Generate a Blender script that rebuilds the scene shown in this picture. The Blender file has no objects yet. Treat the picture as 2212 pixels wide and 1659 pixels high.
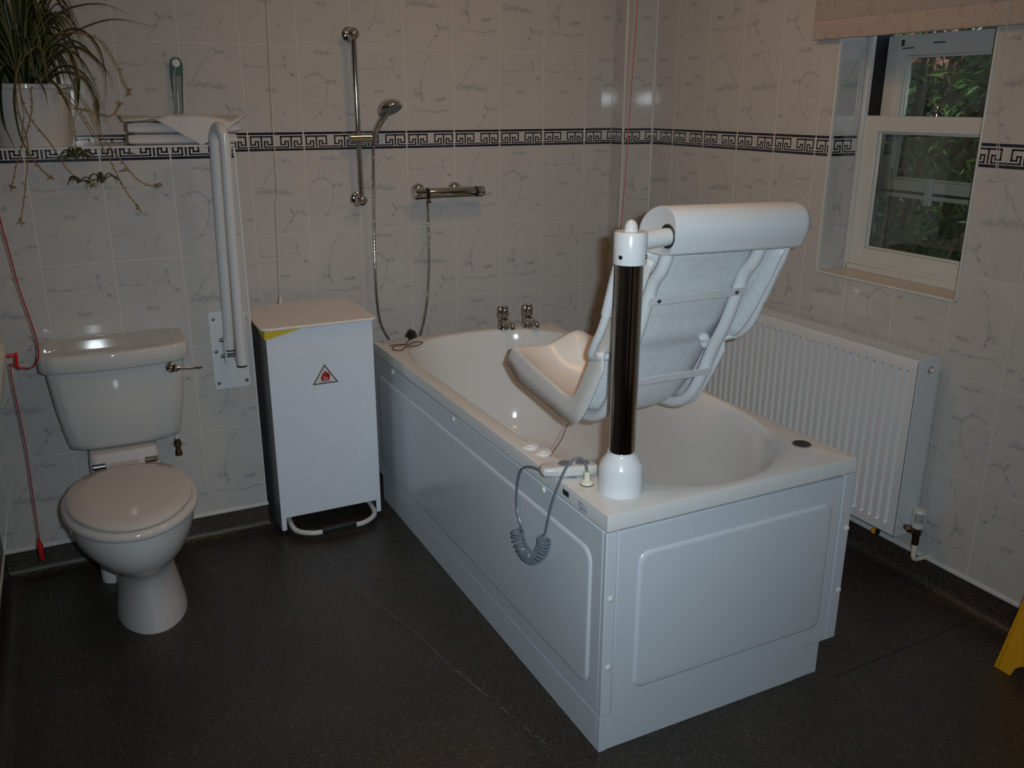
import bpy, bmesh, math, random
from mathutils import Vector, Matrix, noise as mnoise
C = bpy.context.scene.collection
SC = bpy.context.scene
pi = math.pi
# ------------------------------------------------------------------ camera
CAM = Vector((-1.0023, -1.5122, 1.5427))
def make_camera():
    ya, p, ro = math.radians(26.6617), math.radians(17.7872), math.radians(0.0972)
    fw = Vector((math.sin(ya)*math.cos(p), math.cos(ya)*math.cos(p), -math.sin(p)))
    r = Vector((math.cos(ya), -math.sin(ya), 0)); u = r.cross(fw)
    R = r*math.cos(ro)+u*math.sin(ro); U = -r*math.sin(ro)+u*math.cos(ro)
    cd = bpy.data.cameras.new('camera'); cam = bpy.data.objects.new('camera', cd); C.objects.link(cam)
    m = Matrix((R, U, -fw)).transposed().to_4x4(); m.translation = CAM
    cam.matrix_world = m
    cd.sensor_fit = 'HORIZONTAL'; cd.sensor_width = 36; cd.lens = 36*1898.24/2212
    cd.clip_start = 0.02
    SC.camera = cam
    return R, U, fw
CR, CU, CF = make_camera()
# ------------------------------------------------------------------ world, lights, exposure
SC.view_settings.view_transform = 'Standard'; SC.view_settings.look = 'None'
SC.view_settings.exposure = 0.0; SC.view_settings.gamma = 1.0; SC.view_settings.use_curve_mapping = False
w = bpy.data.worlds.new('world'); SC.world = w; w.use_nodes = True
nt = w.node_tree; bg = nt.nodes['Background']
sky = nt.nodes.new('ShaderNodeTexSky'); sky.sky_type = 'NISHITA'; sky.sun_disc = False
sky.sun_elevation = math.radians(48); sky.sun_rotation = math.radians(160)
nt.links.new(sky.outputs[0], bg.inputs[0]); bg.inputs[1].default_value = 0.09
def light(name, kind, loc, energy, color, **kw):
    d = bpy.data.lights.new(name, kind); d.energy = energy; d.color = color
    for k, v in kw.items(): setattr(d, k, v)
    o = bpy.data.objects.new(name, d); C.objects.link(o); o.location = loc
    return o
sun = light('sun', 'SUN', (4, -2, 5), 2.2, (1, .95, .85), angle=math.radians(.6))
sun.rotation_euler = Vector((.45, .35, -.80)).to_track_quat('-Z', 'Y').to_euler()
# the camera's own flash: a small tube just right of and above the lens
FL = CAM + CR*.062 + CU*.030 + CF*.0
flash = light('camera_flash', 'AREA', FL, 9.2, (.77, .90, .98), shape='RECTANGLE', size=.034, size_y=.020, spread=math.radians(96))
flash.rotation_euler = (-CF).to_track_quat('Z', 'Y').to_euler()
LAMP_A, LAMP_B = 17.0, 13.0
LAMP_COLOR = (1.0, .53, .20)
# ------------------------------------------------------------------ materials
def mat(name, col, rough=.5, metal=0, **kw):
    m = bpy.data.materials.new(name); m.use_nodes = True
    b = m.node_tree.nodes['Principled BSDF']
    b.inputs['Base Color'].default_value = (*col, 1)
    b.inputs['Roughness'].default_value = rough; b.inputs['Metallic'].default_value = metal
    for k, v in kw.items(): b.inputs[k.replace('_', ' ')].default_value = v
    return m
def N(m, t, **kw):
    n = m.node_tree.nodes.new(t)
    for k, v in kw.items(): setattr(n, k, v)
    return n
def math_node(m, op, a, b=None, c=None):
    n = N(m, 'ShaderNodeMath', operation=op)
    for i, x in enumerate((a, b, c)):
        if x is None: continue
        if isinstance(x, (int, float)): n.inputs[i].default_value = x
        else: m.node_tree.links.new(x, n.inputs[i])
    return n.outputs[0]
def noisy(m, scale, c1, c2, detail=3, lo=.35, hi=.65, bump=0, bdist=.001, coord='Object'):
    """mottle the base colour between two colours and optionally bump it"""
    L = m.node_tree.links; b = m.node_tree.nodes['Principled BSDF']
    tc = N(m, 'ShaderNodeTexCoord'); n = N(m, 'ShaderNodeTexNoise')
    n.inputs['Scale'].default_value = scale; n.inputs['Detail'].default_value = detail
    L.new(tc.outputs[coord], n.inputs['Vector'])
    r = N(m, 'ShaderNodeValToRGB'); r.color_ramp.elements[0].position = lo; r.color_ramp.elements[1].position = hi
    r.color_ramp.elements[0].color = (*c1, 1); r.color_ramp.elements[1].color = (*c2, 1)
    L.new(n.outputs[0], r.inputs[0]); L.new(r.outputs[0], b.inputs['Base Color'])
    if bump:
        bp = N(m, 'ShaderNodeBump'); bp.inputs['Strength'].default_value = bump; bp.inputs['Distance'].default_value = bdist
        L.new(n.outputs[0], bp.inputs['Height']); L.new(bp.outputs[0], b.inputs['Normal'])
    return m
def veined(name, base, vein, amount, rough, scale=1.0, coord='UV', width=.020):
    m = mat(name, base, rough); L = m.node_tree.links; b = m.node_tree.nodes['Principled BSDF']
    tc = N(m, 'ShaderNodeTexCoord')
    mp = N(m, 'ShaderNodeMapping'); mp.inputs['Rotation'].default_value = (0, 0, -.5); mp.inputs['Scale'].default_value = (scale, scale*1.25, scale)
    L.new(tc.outputs[coord], mp.inputs[0])
    def nz(sc, det, dist, off):
        a = N(m, 'ShaderNodeVectorMath', operation='ADD'); a.inputs[1].default_value = (off, off*.7, off*.3); L.new(mp.outputs[0], a.inputs[0])
        n = N(m, 'ShaderNodeTexNoise'); n.inputs['Scale'].default_value = sc; n.inputs['Detail'].default_value = det
        n.inputs['Distortion'].default_value = dist; n.inputs['Roughness'].default_value = .6; L.new(a.outputs[0], n.inputs['Vector']); return n.outputs[0]
    n1 = nz(1.35, 4, .35, 0); ridge = math_node(m, 'ABSOLUTE', math_node(m, 'SUBTRACT', n1, .5))
    line = math_node(m, 'SUBTRACT', 1.0, math_node(m, 'DIVIDE', ridge, width))
    line = math_node(m, 'MAXIMUM', line, 0.0)
    mask = math_node(m, 'MULTIPLY', math_node(m, 'SUBTRACT', nz(1.9, 3, .4, 7.3), .49), 8.0); mask.node.use_clamp = True
    blot = math_node(m, 'MULTIPLY', math_node(m, 'SUBTRACT', nz(3.2, 4, .6, 3.1), .54), 5.0); blot.node.use_clamp = True
    f = math_node(m, 'ADD', math_node(m, 'MULTIPLY', line, mask), math_node(m, 'MULTIPLY', math_node(m, 'MULTIPLY', blot, mask), .8)); f.node.use_clamp = True
    f = math_node(m, 'MULTIPLY', f, amount)
    mx = N(m, 'ShaderNodeMix', data_type='RGBA'); mx.inputs[6].default_value = (*base, 1); mx.inputs[7].default_value = (*vein, 1)
    L.new(f, mx.inputs[0]); L.new(mx.outputs[2], b.inputs['Base Color'])
    return m
def printed_tile(name, base, vein, rough):
    """glazed tile with four printed designs of branching grey veins; design k sits at UV offset (7k, 3k)"""
    m = veined(name, base, vein, .22, rough); L = m.node_tree.links; b = m.node_tree.nodes['Principled BSDF']
    tc = N(m, 'ShaderNodeTexCoord'); nz = N(m, 'ShaderNodeTexNoise'); nz.inputs['Scale'].default_value = 7; nz.inputs['Detail'].default_value = 4; nz.inputs['Roughness'].default_value = .65
    L.new(tc.outputs['UV'], nz.inputs['Vector'])
    def vm(op, x, y=None, sc=None):
        n = N(m, 'ShaderNodeVectorMath', operation=op)
        for i, q in enumerate((x, y)):
            if q is None: continue
            if isinstance(q, tuple): n.inputs[i].default_value = q
            else: L.new(q, n.inputs[i])
        if sc is not None: L.new(sc, n.inputs['Scale']) if not isinstance(sc, float) else setattr(n.inputs['Scale'], 'default_value', sc)
        return n
    wob = vm('SCALE', vm('SUBTRACT', nz.outputs['Color'], (.5, .5, .5)).outputs[0], sc=.15).outputs[0]
    p = vm('MULTIPLY', vm('ADD', tc.outputs['UV'], wob).outputs[0], (1, 1, 0)).outputs[0]
    D = [
     [([(.55, 1.40), (.44, 1.26), (.30, 1.08), (.17, .88), (.10, .75)], .016), ([(.10, .78), (.38, .80), (.70, .76)], .055), ([(.60, 1.34), (.70, 1.33)], .04), ([(.66, .48), (.73, .36), (.60, .18), (.50, .03)], .020), ([(.73, .36), (.86, .42), (.99, .34)], .026)],
     [([(.05, 1.12), (.35, 1.10), (.72, 1.14)], .013), ([(.74, 1.30), (.76, 1.08), (.92, .92)], .026), ([(.40, .72), (.55, .70)], .04), ([(.70, .34), (.62, .20), (.66, .10)], .018)],
     [([(.55, 1.42), (.40, 1.20), (.33, .90), (.30, .66)], .014), ([(.22, .64), (.30, .70), (.37, .52)], .032), ([(.15, .40), (.50, .33), (.90, .36)], .015), ([(.62, .55), (.80, .58)], .04)],
     [([(.30, 1.38), (.60, 1.36)], .03), ([(.10, .95), (.34, 1.0), (.52, .84), (.66, .88)], .028), ([(.52, .84), (.48, .55), (.34, .30), (.22, .22)], .013), ([(.70, .24), (.95, .30)], .03)],
    ]
    acc = None
    for k, des in enumerate(D):
        for pts, wd in des:
            for (ax, ay), (bx_, by_) in zip(pts, pts[1:]):
                a_ = (ax+7*k, ay+3*k, 0); ba = (bx_-ax, by_-ay, 0); l2 = ba[0]**2+ba[1]**2
                pa = vm('SUBTRACT', p, a_).outputs[0]
                h = math_node(m, 'MULTIPLY', vm('DOT_PRODUCT', pa, ba).outputs['Value'], 1/l2); h.node.use_clamp = True
                sc_ = N(m, 'ShaderNodeVectorMath', operation='SCALE'); sc_.inputs[0].default_value = ba; L.new(h, sc_.inputs['Scale'])
                d = math_node(m, 'MULTIPLY', vm('LENGTH', vm('SUBTRACT', pa, sc_.outputs[0]).outputs[0]).outputs['Value'], 1/(wd*1.35))
                acc = d if acc is None else math_node(m, 'MINIMUM', acc, d)
    f = math_node(m, 'SUBTRACT', 1.0, acc); f.node.use_clamp = True
    n2 = N(m, 'ShaderNodeTexNoise'); n2.inputs['Scale'].default_value = 13; n2.inputs['Detail'].default_value = 3; L.new(tc.outputs['UV'], n2.inputs['Vector'])
    g = math_node(m, 'MULTIPLY', math_node(m, 'SUBTRACT', n2.outputs[0], .33), 3.2); g.node.use_clamp = True
    f = math_node(m, 'MULTIPLY', math_node(m, 'MULTIPLY', f, g), .70)
    old = b.inputs['Base Color'].links[0].from_socket
    mx = N(m, 'ShaderNodeMix', data_type='RGBA'); L.new(old, mx.inputs[6]); mx.inputs[7].default_value = (*vein, 1); L.new(f, mx.inputs[0]); L.new(mx.outputs[2], b.inputs['Base Color'])
    return m
M = {}
M['tile'] = printed_tile('marbled_tile', (.53, .52, .505), (.17, .20, .24), .05)
M['band'] = mat('band_tile', (.56, .54, .51), .12)
M['key'] = mat('navy_glaze', (.018, .018, .035), .10)
M['grout'] = mat('grout', (.74, .68, .62), .55)
M['white'] = mat('white_acrylic', (.72, .725, .72), .10)
M['panel'] = noisy(mat('white_panel', (.72, .73, .75), .22), 260, (.62, .67, .725), (.66, .71, .76), bump=.04, bdist=.0004)
M['ceramic'] = mat('vitreous_china', (.60, .59, .58), .05)
M['seatplastic'] = mat('seat_plastic', (.60, .57, .55), .12)
M['paint'] = mat('white_powder_coat', (.70, .72, .74), .25)
M['rail'] = mat('white_enamel_tube', (.64, .65, .66), .14)
M['cover'] = mat('white_moulding', (.74, .76, .78), .20)
M['shell'] = noisy(mat('fibreglass', (.7, .73, .75), .38), 60, (.68, .72, .75), (.76, .79, .81), detail=5, bump=.35, bdist=.003)
M['gel'] = mat('gelcoat', (.76, .735, .70), .30)
M['chrome'] = mat('chrome', (.62, .61, .60), .07, 1)
M['pole'] = mat('polished_steel', (.52, .50, .48), .09, 1)
M['brass'] = noisy(mat('tarnished_brass', (.2, .12, .07), .35, 1), 40, (.12, .07, .05), (.32, .2, .12))
M['screw'] = mat('screw_steel', (.25, .26, .28), .3, 1)
M['black'] = mat('black_rubber', (.012, .012, .013), .45)
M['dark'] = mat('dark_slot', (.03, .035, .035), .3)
M['grey'] = mat('grey_button', (.16, .17, .20), .45)
M['cord'] = mat('grey_cord', (.16, .19, .22), .30)
M['handset'] = mat('handset_plastic', (.58, .59, .58), .3)
M['cream'] = mat('cream_plastic', (.72, .70, .56), .35)
M['basin'] = mat('cream_basin', (.60, .57, .47), .12)
M['red'] = mat('red_cord', (.36, .012, .02), .4)
M['redtoggle'] = mat('red_plastic', (.62, .02, .015), .3)
M['whitecord'] = mat('white_cord', (.62, .60, .56), .6)
M['yellow'] = mat('yellow_plastic', (.72, .36, .01), .4)
M['bag'] = mat('yellow_bag', (.72, .52, .03), .35)
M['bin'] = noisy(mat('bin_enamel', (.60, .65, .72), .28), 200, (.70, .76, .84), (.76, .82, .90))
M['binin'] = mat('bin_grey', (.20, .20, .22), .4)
M['binlid'] = mat('bin_lid', (.82, .79, .77), .3)
M['sticker'] = mat('sticker_white', (.7, .7, .68), .3)
M['ink'] = mat('black_ink', (.012, .014, .025), .3)
M['flame'] = mat('red_ink', (.38, .012, .02), .3)
M['logo'] = mat('blue_ink', (.05, .10, .28), .3)
M['towel'] = noisy(mat('terry_cloth', (.74, .72, .72), .95), 900, (.60, .59, .60), (.82, .80, .79), bump=.9, bdist=.002)
M['leaf'] = mat('leaf_green', (.016, .030, .010), .40)
M['margin'] = mat('leaf_margin', (.16, .15, .06), .45)
M['stem'] = noisy(mat('runner_stem', (.2, .13, .05), .6), 90, (.20, .12, .035), (.36, .23, .09))
M['soil'] = mat('soil', (.02, .014, .01), .9)
M['green'] = mat('green_plastic', (.006, .075, .035), .25)
M['scale'] = noisy(mat('thermometer_scale', (.20, .13, .10), .3), 500, (.10, .07, .06), (.24, .17, .13))
M['glasstube'] = mat('thermometer_tube', (.25, .27, .27), .1)
M['frame'] = mat('window_gloss_white', (.60, .62, .60), .22)
M['jamb'] = mat('jamb_liner', (.008, .008, .008), .6)
M['sill'] = veined('sill_tile', (.62, .54, .42), (.45, .38, .30), .5, .15, 3, 'Object')
M['trim'] = mat('tile_trim', (.66, .67, .66), .25)
M['blind'] = veined('blind_fabric', (.45, .39, .35), (.26, .21, .20), .75, .8, 14, 'Object', .03)
M['ceiling'] = mat('ceiling_paint', (.75, .74, .72), .8)
M['wallpaint'] = mat('lower_panel', (.12, .11, .11), .45)
M['brick'] = noisy(mat('brick', (.5, .2, .14), .9), 14, (.42, .16, .11), (.75, .42, .32))
M['earth'] = noisy(mat('earth', (.05, .05, .03), .9), 6, (.03, .035, .015), (.09, .08, .05))
M['bark'] = mat('bark', (.07, .05, .035), .9)
def bush_mat():
    m = mat('hedge_leaf', (.03, .09, .02), .5)
    noisy(m, 3.0, (.006, .022, .006), (.07, .17, .025), 2, .42, .70)
    return m
M['hedge'] = bush_mat()
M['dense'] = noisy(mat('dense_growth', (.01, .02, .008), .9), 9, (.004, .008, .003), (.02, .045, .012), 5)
def glass_mat():
    m = bpy.data.materials.new('window_glass'); m.use_nodes = True; n = m.node_tree; n.nodes.clear()
    out = n.nodes.new('ShaderNodeOutputMaterial'); mx = n.nodes.new('ShaderNodeMixShader'); t = n.nodes.new('ShaderNodeBsdfTransparent')
    g = n.nodes.new('ShaderNodeBsdfGlossy'); g.inputs['Roughness'].default_value = .0; f = n.nodes.new('ShaderNodeFresnel'); f.inputs[0].default_value = 1.5
    t.inputs[0].default_value = (.88, .92, .90, 1)
    n.links.new(f.outputs[0], mx.inputs[0]); n.links.new(t.outputs[0], mx.inputs[1]); n.links.new(g.outputs[0], mx.inputs[2]); n.links.new(mx.outputs[0], out.inputs[0])
    return m
M['glass'] = glass_mat()
def floor_mat(name, light_):
    m = mat(name, (.03, .03, .03), .42); L = m.node_tree.links; b = m.node_tree.nodes['Principled BSDF']
    tc = N(m, 'ShaderNodeTexCoord')
    v = N(m, 'ShaderNodeTexVoronoi'); v.inputs['Scale'].default_value = 480; L.new(tc.outputs['Object'], v.inputs['Vector'])
    bw = N(m, 'ShaderNodeSeparateColor'); L.new(v.outputs['Color'], bw.inputs[0])
    r = N(m, 'ShaderNodeValToRGB'); cr = r.color_ramp; cr.interpolation = 'CONSTANT'
    base = (.024*light_, .0215*light_, .0185*light_)
    for i, (p, c) in enumerate([(0, base), (.45, (base[0]*1.6, base[1]*1.4, base[2]*1.3)), (.78, (base[0]*.5, base[1]*.5, base[2]*.55)), (.86, (.085*light_, .066*light_, .045*light_)), (.965, (.15*light_, .15*light_, .14*light_))]):
        e = cr.elements[i] if i < 2 else cr.elements.new(p)
        e.position = p; e.color = (*c, 1)
    L.new(bw.outputs[0], r.inputs[0])
    n2 = N(m, 'ShaderNodeTexNoise'); n2.inputs['Scale'].default_value = 3.5; n2.inputs['Detail'].default_value = 4; L.new(tc.outputs['Object'], n2.inputs['Vector'])
    mul = math_node(m, 'ADD', math_node(m, 'MULTIPLY', n2.outputs[0], .9), .55)
    mx = N(m, 'ShaderNodeMix', data_type='RGBA', blend_type='MULTIPLY'); mx.inputs[0].default_value = 1
    L.new(r.outputs[0], mx.inputs[6]); cmb = N(m, 'ShaderNodeCombineColor')
    for i in range(3): L.new(mul, cmb.inputs[i])
    L.new(cmb.outputs[0], mx.inputs[7]); L.new(mx.outputs[2], b.inputs['Base Color'])
    bp = N(m, 'ShaderNodeBump'); bp.inputs['Strength'].default_value = .35; bp.inputs['Distance'].default_value = .0006
    L.new(v.outputs['Distance'], bp.inputs['Height']); L.new(bp.outputs[0], b.inputs['Normal'])
    return m
M['floor'] = floor_mat('safety_vinyl', 1.0)
M['cove'] = floor_mat('coved_vinyl_lit', 1.25)  # same vinyl as the floor, lightened to paint in the flash it faces
M['scuff'] = noisy(mat('scuff', (.12, .12, .12), .6), 240, (.03, .03, .03), (.17, .17, .17), lo=.42, hi=.66)
M['seam'] = mat('seam', (.01, .01, .011), .6)
# ------------------------------------------------------------------ mesh helper
def V(*a): return Vector(a)
class MB:
    def __init__(s): s.v = []; s.f = []; s.m = []; s.uv = []
    def vert(s, p): s.v.append(tuple(p)); return len(s.v)-1
    def face(s, idx, m=0, uv=None): s.f.append(tuple(idx)); s.m.append(m); s.uv.append(uv)
    def poly(s, pts, m=0, uv=None): s.face([s.vert(p) for p in pts], m, uv)
    def box(s, a, b, m=0, R=None, o=None):
        x0, y0, z0 = a; x1, y1, z1 = b
        P = [V(x, y, z) for z in (z0, z1) for y in (y0, y1) for x in (x0, x1)]
        if R is not None: P = [R @ p for p in P]
        if o is not None: P = [p+V(*o) for p in P]
        i = [s.vert(p) for p in P]
        for q in ((0, 2, 3, 1), (4, 5, 7, 6), (0, 1, 5, 4), (2, 6, 7, 3), (0, 4, 6, 2), (1, 3, 7, 5)): s.face([i[k] for k in q], m)
    def loft(s, rings, m=0, close=True, cap0=True, cap1=True):
        ids = [[s.vert(p) for p in r] for r in rings]; n = len(rings[0])
        for a, b in zip(ids, ids[1:]):
            for k in range(n if close else n-1):
                k2 = (k+1) % n; s.face((a[k], a[k2], b[k2], b[k]), m)
        if close and cap0: s.face(ids[0][::-1], m)
        if close and cap1: s.face(ids[-1], m)
    def tube(s, pts, r, seg=14, m=0, caps=True, rr=None):
        pts = [V(*p) for p in pts]; n = len(pts); rings = []
        t0 = (pts[1]-pts[0]).normalized(); up = V(0, 0, 1) if abs(t0.z) < .9 else V(1, 0, 0)
        a = t0.cross(up).normalized()
        for i, p in enumerate(pts):
            t = (pts[min(i+1, n-1)]-pts[max(i-1, 0)]).normalized()
            a = (a-t*a.dot(t)).normalized(); b = t.cross(a); R = rr[i] if rr else r
            rings.append([p+a*R*math.cos(2*pi*k/seg)+b*R*math.sin(2*pi*k/seg) for k in range(seg)])
        s.loft(rings, m, True, caps, caps)
    def lathe(s, prof, o, axis=(0, 0, 1), seg=32, m=0, sc=(1, 1)):
        ax = V(*axis).normalized(); up = V(0, 0, 1) if abs(ax.z) < .9 else V(1, 0, 0)
        a = ax.cross(up).normalized(); b = ax.cross(a); o = V(*o)
        rings = [[o+ax*h+a*r*sc[0]*math.cos(2*pi*k/seg)+b*r*sc[1]*math.sin(2*pi*k/seg) for k in range(seg)] for r, h in prof]
        s.loft(rings, m)
    def prism(s, poly, d, m=0):
        """extrude a 3-D polygon along d"""
        d = V(*d); s.loft([[V(*p) for p in poly], [V(*p)+d for p in poly]], m)
    def build(s, name, mats, parent=None, smooth=40, bevel=0, bseg=2, flip=True):
        me = bpy.data.meshes.new(name); me.from_pydata(s.v, [], s.f)
        if not isinstance(mats, (list, tuple)): mats = [mats]
        for x in mats: me.materials.append(M[x] if isinstance(x, str) else x)
        me.polygons.foreach_set('material_index', s.m)
        if any(u is not None for u in s.uv):
            uvl = me.uv_layers.new(name='UVMap'); k = 0; buf = []
            for f, u in zip(s.f, s.uv):
                for j in range(len(f)): buf += list(u[j]) if u else [0.0, 0.0]
            uvl.data.foreach_set('uv', buf)
        if flip:
            bm = bmesh.new(); bm.from_mesh(me); bmesh.ops.recalc_face_normals(bm, faces=bm.faces); bm.to_mesh(me); bm.free()
        if smooth:
            me.polygons.foreach_set('use_smooth', [True]*len(me.polygons)); me.set_sharp_from_angle(angle=math.radians(smooth))
        me.update()
        o = bpy.data.objects.new(name, me); C.objects.link(o)
        if parent is not None:
            o.parent = parent; o.matrix_parent_inverse = Matrix.Translation(-parent.location) if parent.rotation_euler[:] == (0, 0, 0) else parent.matrix_basis.inverted()
        if bevel:
            b = o.modifiers.new('bevel', 'BEVEL'); b.width = bevel; b.segments = bseg; b.limit_method = 'ANGLE'; b.angle_limit = math.radians(40); b.harden_normals = False
        return o
def thing(name, label, cat, loc=(0, 0, 0), group=None):
    o = bpy.data.objects.new(name, None); C.objects.link(o); o.location = loc; o.empty_display_size = .05
    o['label'] = label; o['category'] = cat
    if group: o['group'] = group
    return o
def tag(o, label, cat, group=None):
    o['label'] = label; o['category'] = cat
    if group: o['group'] = group
    return o
def struct(o): o['kind'] = 'structure'; return o
def crom(pts, n=8):
    """Catmull-Rom resample"""
    P = [V(*p) if len(p) == 3 else V(p[0], p[1], 0) for p in pts]; out = []
    for i in range(len(P)-1):
        p0, p1, p2, p3 = P[max(i-1, 0)], P[i], P[i+1], P[min(i+2, len(P)-1)]
        for k in range(n):
            t = k/n; out.append(.5*((2*p1)+(p2-p0)*t+(2*p0-5*p1+4*p2-p3)*t*t+(3*p1-p0-3*p2+p3)*t**3))
    out.append(P[-1]); return out
# ------------------------------------------------------------------ room constants
TW = .2098
XR, YB, XL = 1.4134, 1.9862, -1.345          # right wall, back wall, left wall
YX, XBX = 1.6156, -.471                      # front and right end of the boxed-in ledge
CBX, CBY = 1.254, 1.8906                     # corner pipe boxing
ZT = .099; ZBB, ZBT = 1.3626, 1.4335
ROWS = [(ZT, .4155), (.4155, .7313), (.7313, 1.0457), (1.0457, ZBB), (ZBB, ZBT), (ZBT, 1.7430), (1.7430, 2.0525), (2.0525, 2.40)]
CEIL = 2.40; YF = -2.7
WY0, WY1, WZ0, WZ1 = .253, .826, .963, 2.05   # window opening
random.seed(4)
S_ = .000378
def key_rects(w):
    """strokes of one band tile, in metres from its lower left corner (w = TW)"""
    H = ZBT-ZBB; out = []; sc = w/568.0; v = H/222.0
    def R(x0, x1, y0, y1): out.append(((x0-1)*sc, (x1+1)*sc, H-(y1+1)*v, H-(y0-1)*v))
    R(8, 560, 6, 32); R(8, 560, 192, 218)
    for c, l, r in ((134, 8, 134+128), (438, 438-128, 560)):
        R(c-113, c+113, 47, 62)
        R(c-7, c+7, 47, 184)
        for sg in (-1, 1):
            def X(a, b, y0, y1):
                xs = sorted((c+sg*a, c+sg*b)); R(xs[0], xs[1], y0, y1)
            X(100, 113, 47, 153); X(57, 113, 140, 153); X(57, 69, 104, 153); X(25, 69, 104, 116); X(25, 38, 104, 182)
        R(l, c-25, 169, 182); R(c+25, r, 169, 182)
    R(262, 310, 169, 182)
    return out
KEY = key_rects(TW)
def tile_patch(mb, P, u0, u1, z0, z1, uorig, seed=0):
    """one rectangle of wall: grout sheet, pillowed tiles, key-pattern strokes. P(u, z, d): d is height off the wall"""
    mb.poly([P(u0, z0, -.0012), P(u1, z0, -.0012), P(u1, z1, -.0012), P(u0, z1, -.0012)], 1)
    k0 = math.floor((u0-uorig)/TW+1e-6); k1 = math.ceil((u1-uorig)/TW-1e-6)
    for k in range(k0, k1):
        c0 = uorig+k*TW
        a0, a1 = max(c0, u0), min(c0+TW, u1)
        if a1-a0 < .006: continue
        for ri, (r0, r1) in enumerate(ROWS):
            b0, b1 = max(r0, z0), min(r1, z1)
            if b1-b0 < .006: continue
            band = ri == 4
            rnd = random.Random(k*31+ri*7+seed); des = rnd.choice((0, 1, 2, 3)); 
            g = .0011; bv = .0016
            o0, o1, p0, p1 = a0+(g if a0 == c0 else .0005), a1-(g if a1 == c0+TW else .0005), b0+g*.8, b1-g*.8
            i0, i1, q0, q1 = o0+bv, o1-bv, p0+bv, p1-bv
            def uv(u, z): return (((u-c0)/TW)+des*7.0, (z-r0)/TW+des*3.0)
            out = [(o0, p0), (o1, p0), (o1, p1), (o0, p1)]; inn = [(i0, q0), (i1, q0), (i1, q1), (i0, q1)]
            oi = [mb.vert(P(u, z, -.0010)) for u, z in out]; ii = [mb.vert(P(u, z, 0)) for u, z in inn]
            m = 2 if band else 0
            mb.face(ii, m, [uv(*x) for x in inn])
            for j in range(4):
                j2 = (j+1) % 4; mb.face((oi[j], oi[j2], ii[j2], ii[j]), m, [uv(*out[j]), uv(*out[j2]), uv(*inn[j2]), uv(*inn[j])])
            if band:
                for (x0, x1, y0, y1) in KEY:
                    s0, s1 = max(c0+x0, a0+.002), min(c0+x1, a1-.002); t0, t1 = max(ZBB+y0, b0+.001), min(ZBB+y1, b1-.001)
                    if s1-s0 > .0008 and t1-t0 > .0008: mb.poly([P(s0, t0, .0004), P(s1, t0, .0004), P(s1, t1, .0004), P(s0, t1, .0004)], 3)
TM = ['tile', 'grout', 'band', 'key']
# back wall
mb = MB(); XO = .2737
tile_patch(mb, lambda u, z, d: V(u, YB-d, z), XL, CBX, ZT, CEIL, XO)
mb.box((XL-.1, YB+.0013, -.02), (XR+.1, YB+.1, CEIL), 1)
struct(mb.build('wall_back', TM, smooth=0, flip=False))
# corner pipe boxing
mb = MB()
tile_patch(mb, lambda u, z, d: V(CBX-d, u, z), CBY, YB, ZT, CEIL, CBY-.001-.0, 5)
tile_patch(mb, lambda u, z, d: V(u, CBY-d, z), CBX, XR, ZT, CEIL, CBX, 9)
mb.box((CBX+.0013, CBY+.0013, -.02), (XR-.0005, YB-.0005, CEIL), 1)
struct(mb.build('wall_corner', TM, smooth=0, flip=False))
# right wall with the window opening
mb = MB(); YO = 1.7364-9*TW
PR = lambda u, z, d: V(XR-d, u, z)
for a in ((YF, WY0, ZT, CEIL), (WY1, CBY, ZT, CEIL), (WY0, WY1, ZT, WZ0), (WY0, WY1, WZ1, CEIL)): tile_patch(mb, PR, a[0], a[1], a[2], a[3], YO, 3)
XW = XR+.122
for a in ((YF, WY0, -.02, CEIL), (WY1, YB+.1, -.02, CEIL), (WY0, WY1, -.02, WZ0-.002), (WY0, WY1, WZ1, CEIL)): mb.box((XR+.0013, a[0], a[2]), (XR+.26, a[1], a[3]), 1)
tile_patch(mb, lambda u, z, d: V(u, WY1-.002-d, z), XR, XW, WZ0, WZ1, XR+.006, 2)
tile_patch(mb, lambda u, z, d: V(u, WY0+.002+d, z), XR, XW, WZ0, WZ1, XR+.006, 2)
struct(mb.build('wall_right', TM, smooth=0, flip=False))
# boxed-in ledge behind the toilet
mb = MB(); ZL = 1.408; UO = -1.0942-2*TW
tile_patch(mb, lambda u, z, d: V(u, YX-d, z), XL, XBX, ZT, ZL-.006, UO, 11)
tile_patch(mb, lambda u, z, d: V(XBX+d, u, z), YX, YB, ZT, ZL-.006, YX, 12)
mb.box((XL, YX+.0013, -.01), (XBX-.0013, YB-.001, ZL-.007), 1)
struct(mb.build('wall_ledge', TM, smooth=0, flip=False))
mb = MB(); mb.box((XL+.001, YX-.003, ZL-.007), (XBX+.003, YB-.002, ZL)); o = struct(mb.build('trim_1', 'trim', bevel=.003)); 
mb = MB(); mb.box((XBX-.004, YX-.003, ZT), (XBX+.003, YX+.004, ZL-.008)); struct(mb.build('trim_2', 'trim', bevel=.002))
mb = MB(); mb.box((CBX-.0025, CBY-.003, ZT), (CBX+.008, CBY+.004, CEIL-.002)); struct(mb.build('trim_3', 'trim', bevel=.002))
mb = MB(); mb.box((XR-.008, CBY-.005, ZT), (XR-.0002, CBY-.0005, CEIL-.002)); struct(mb.build('trim_4', 'trim', bevel=.0015))
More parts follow.
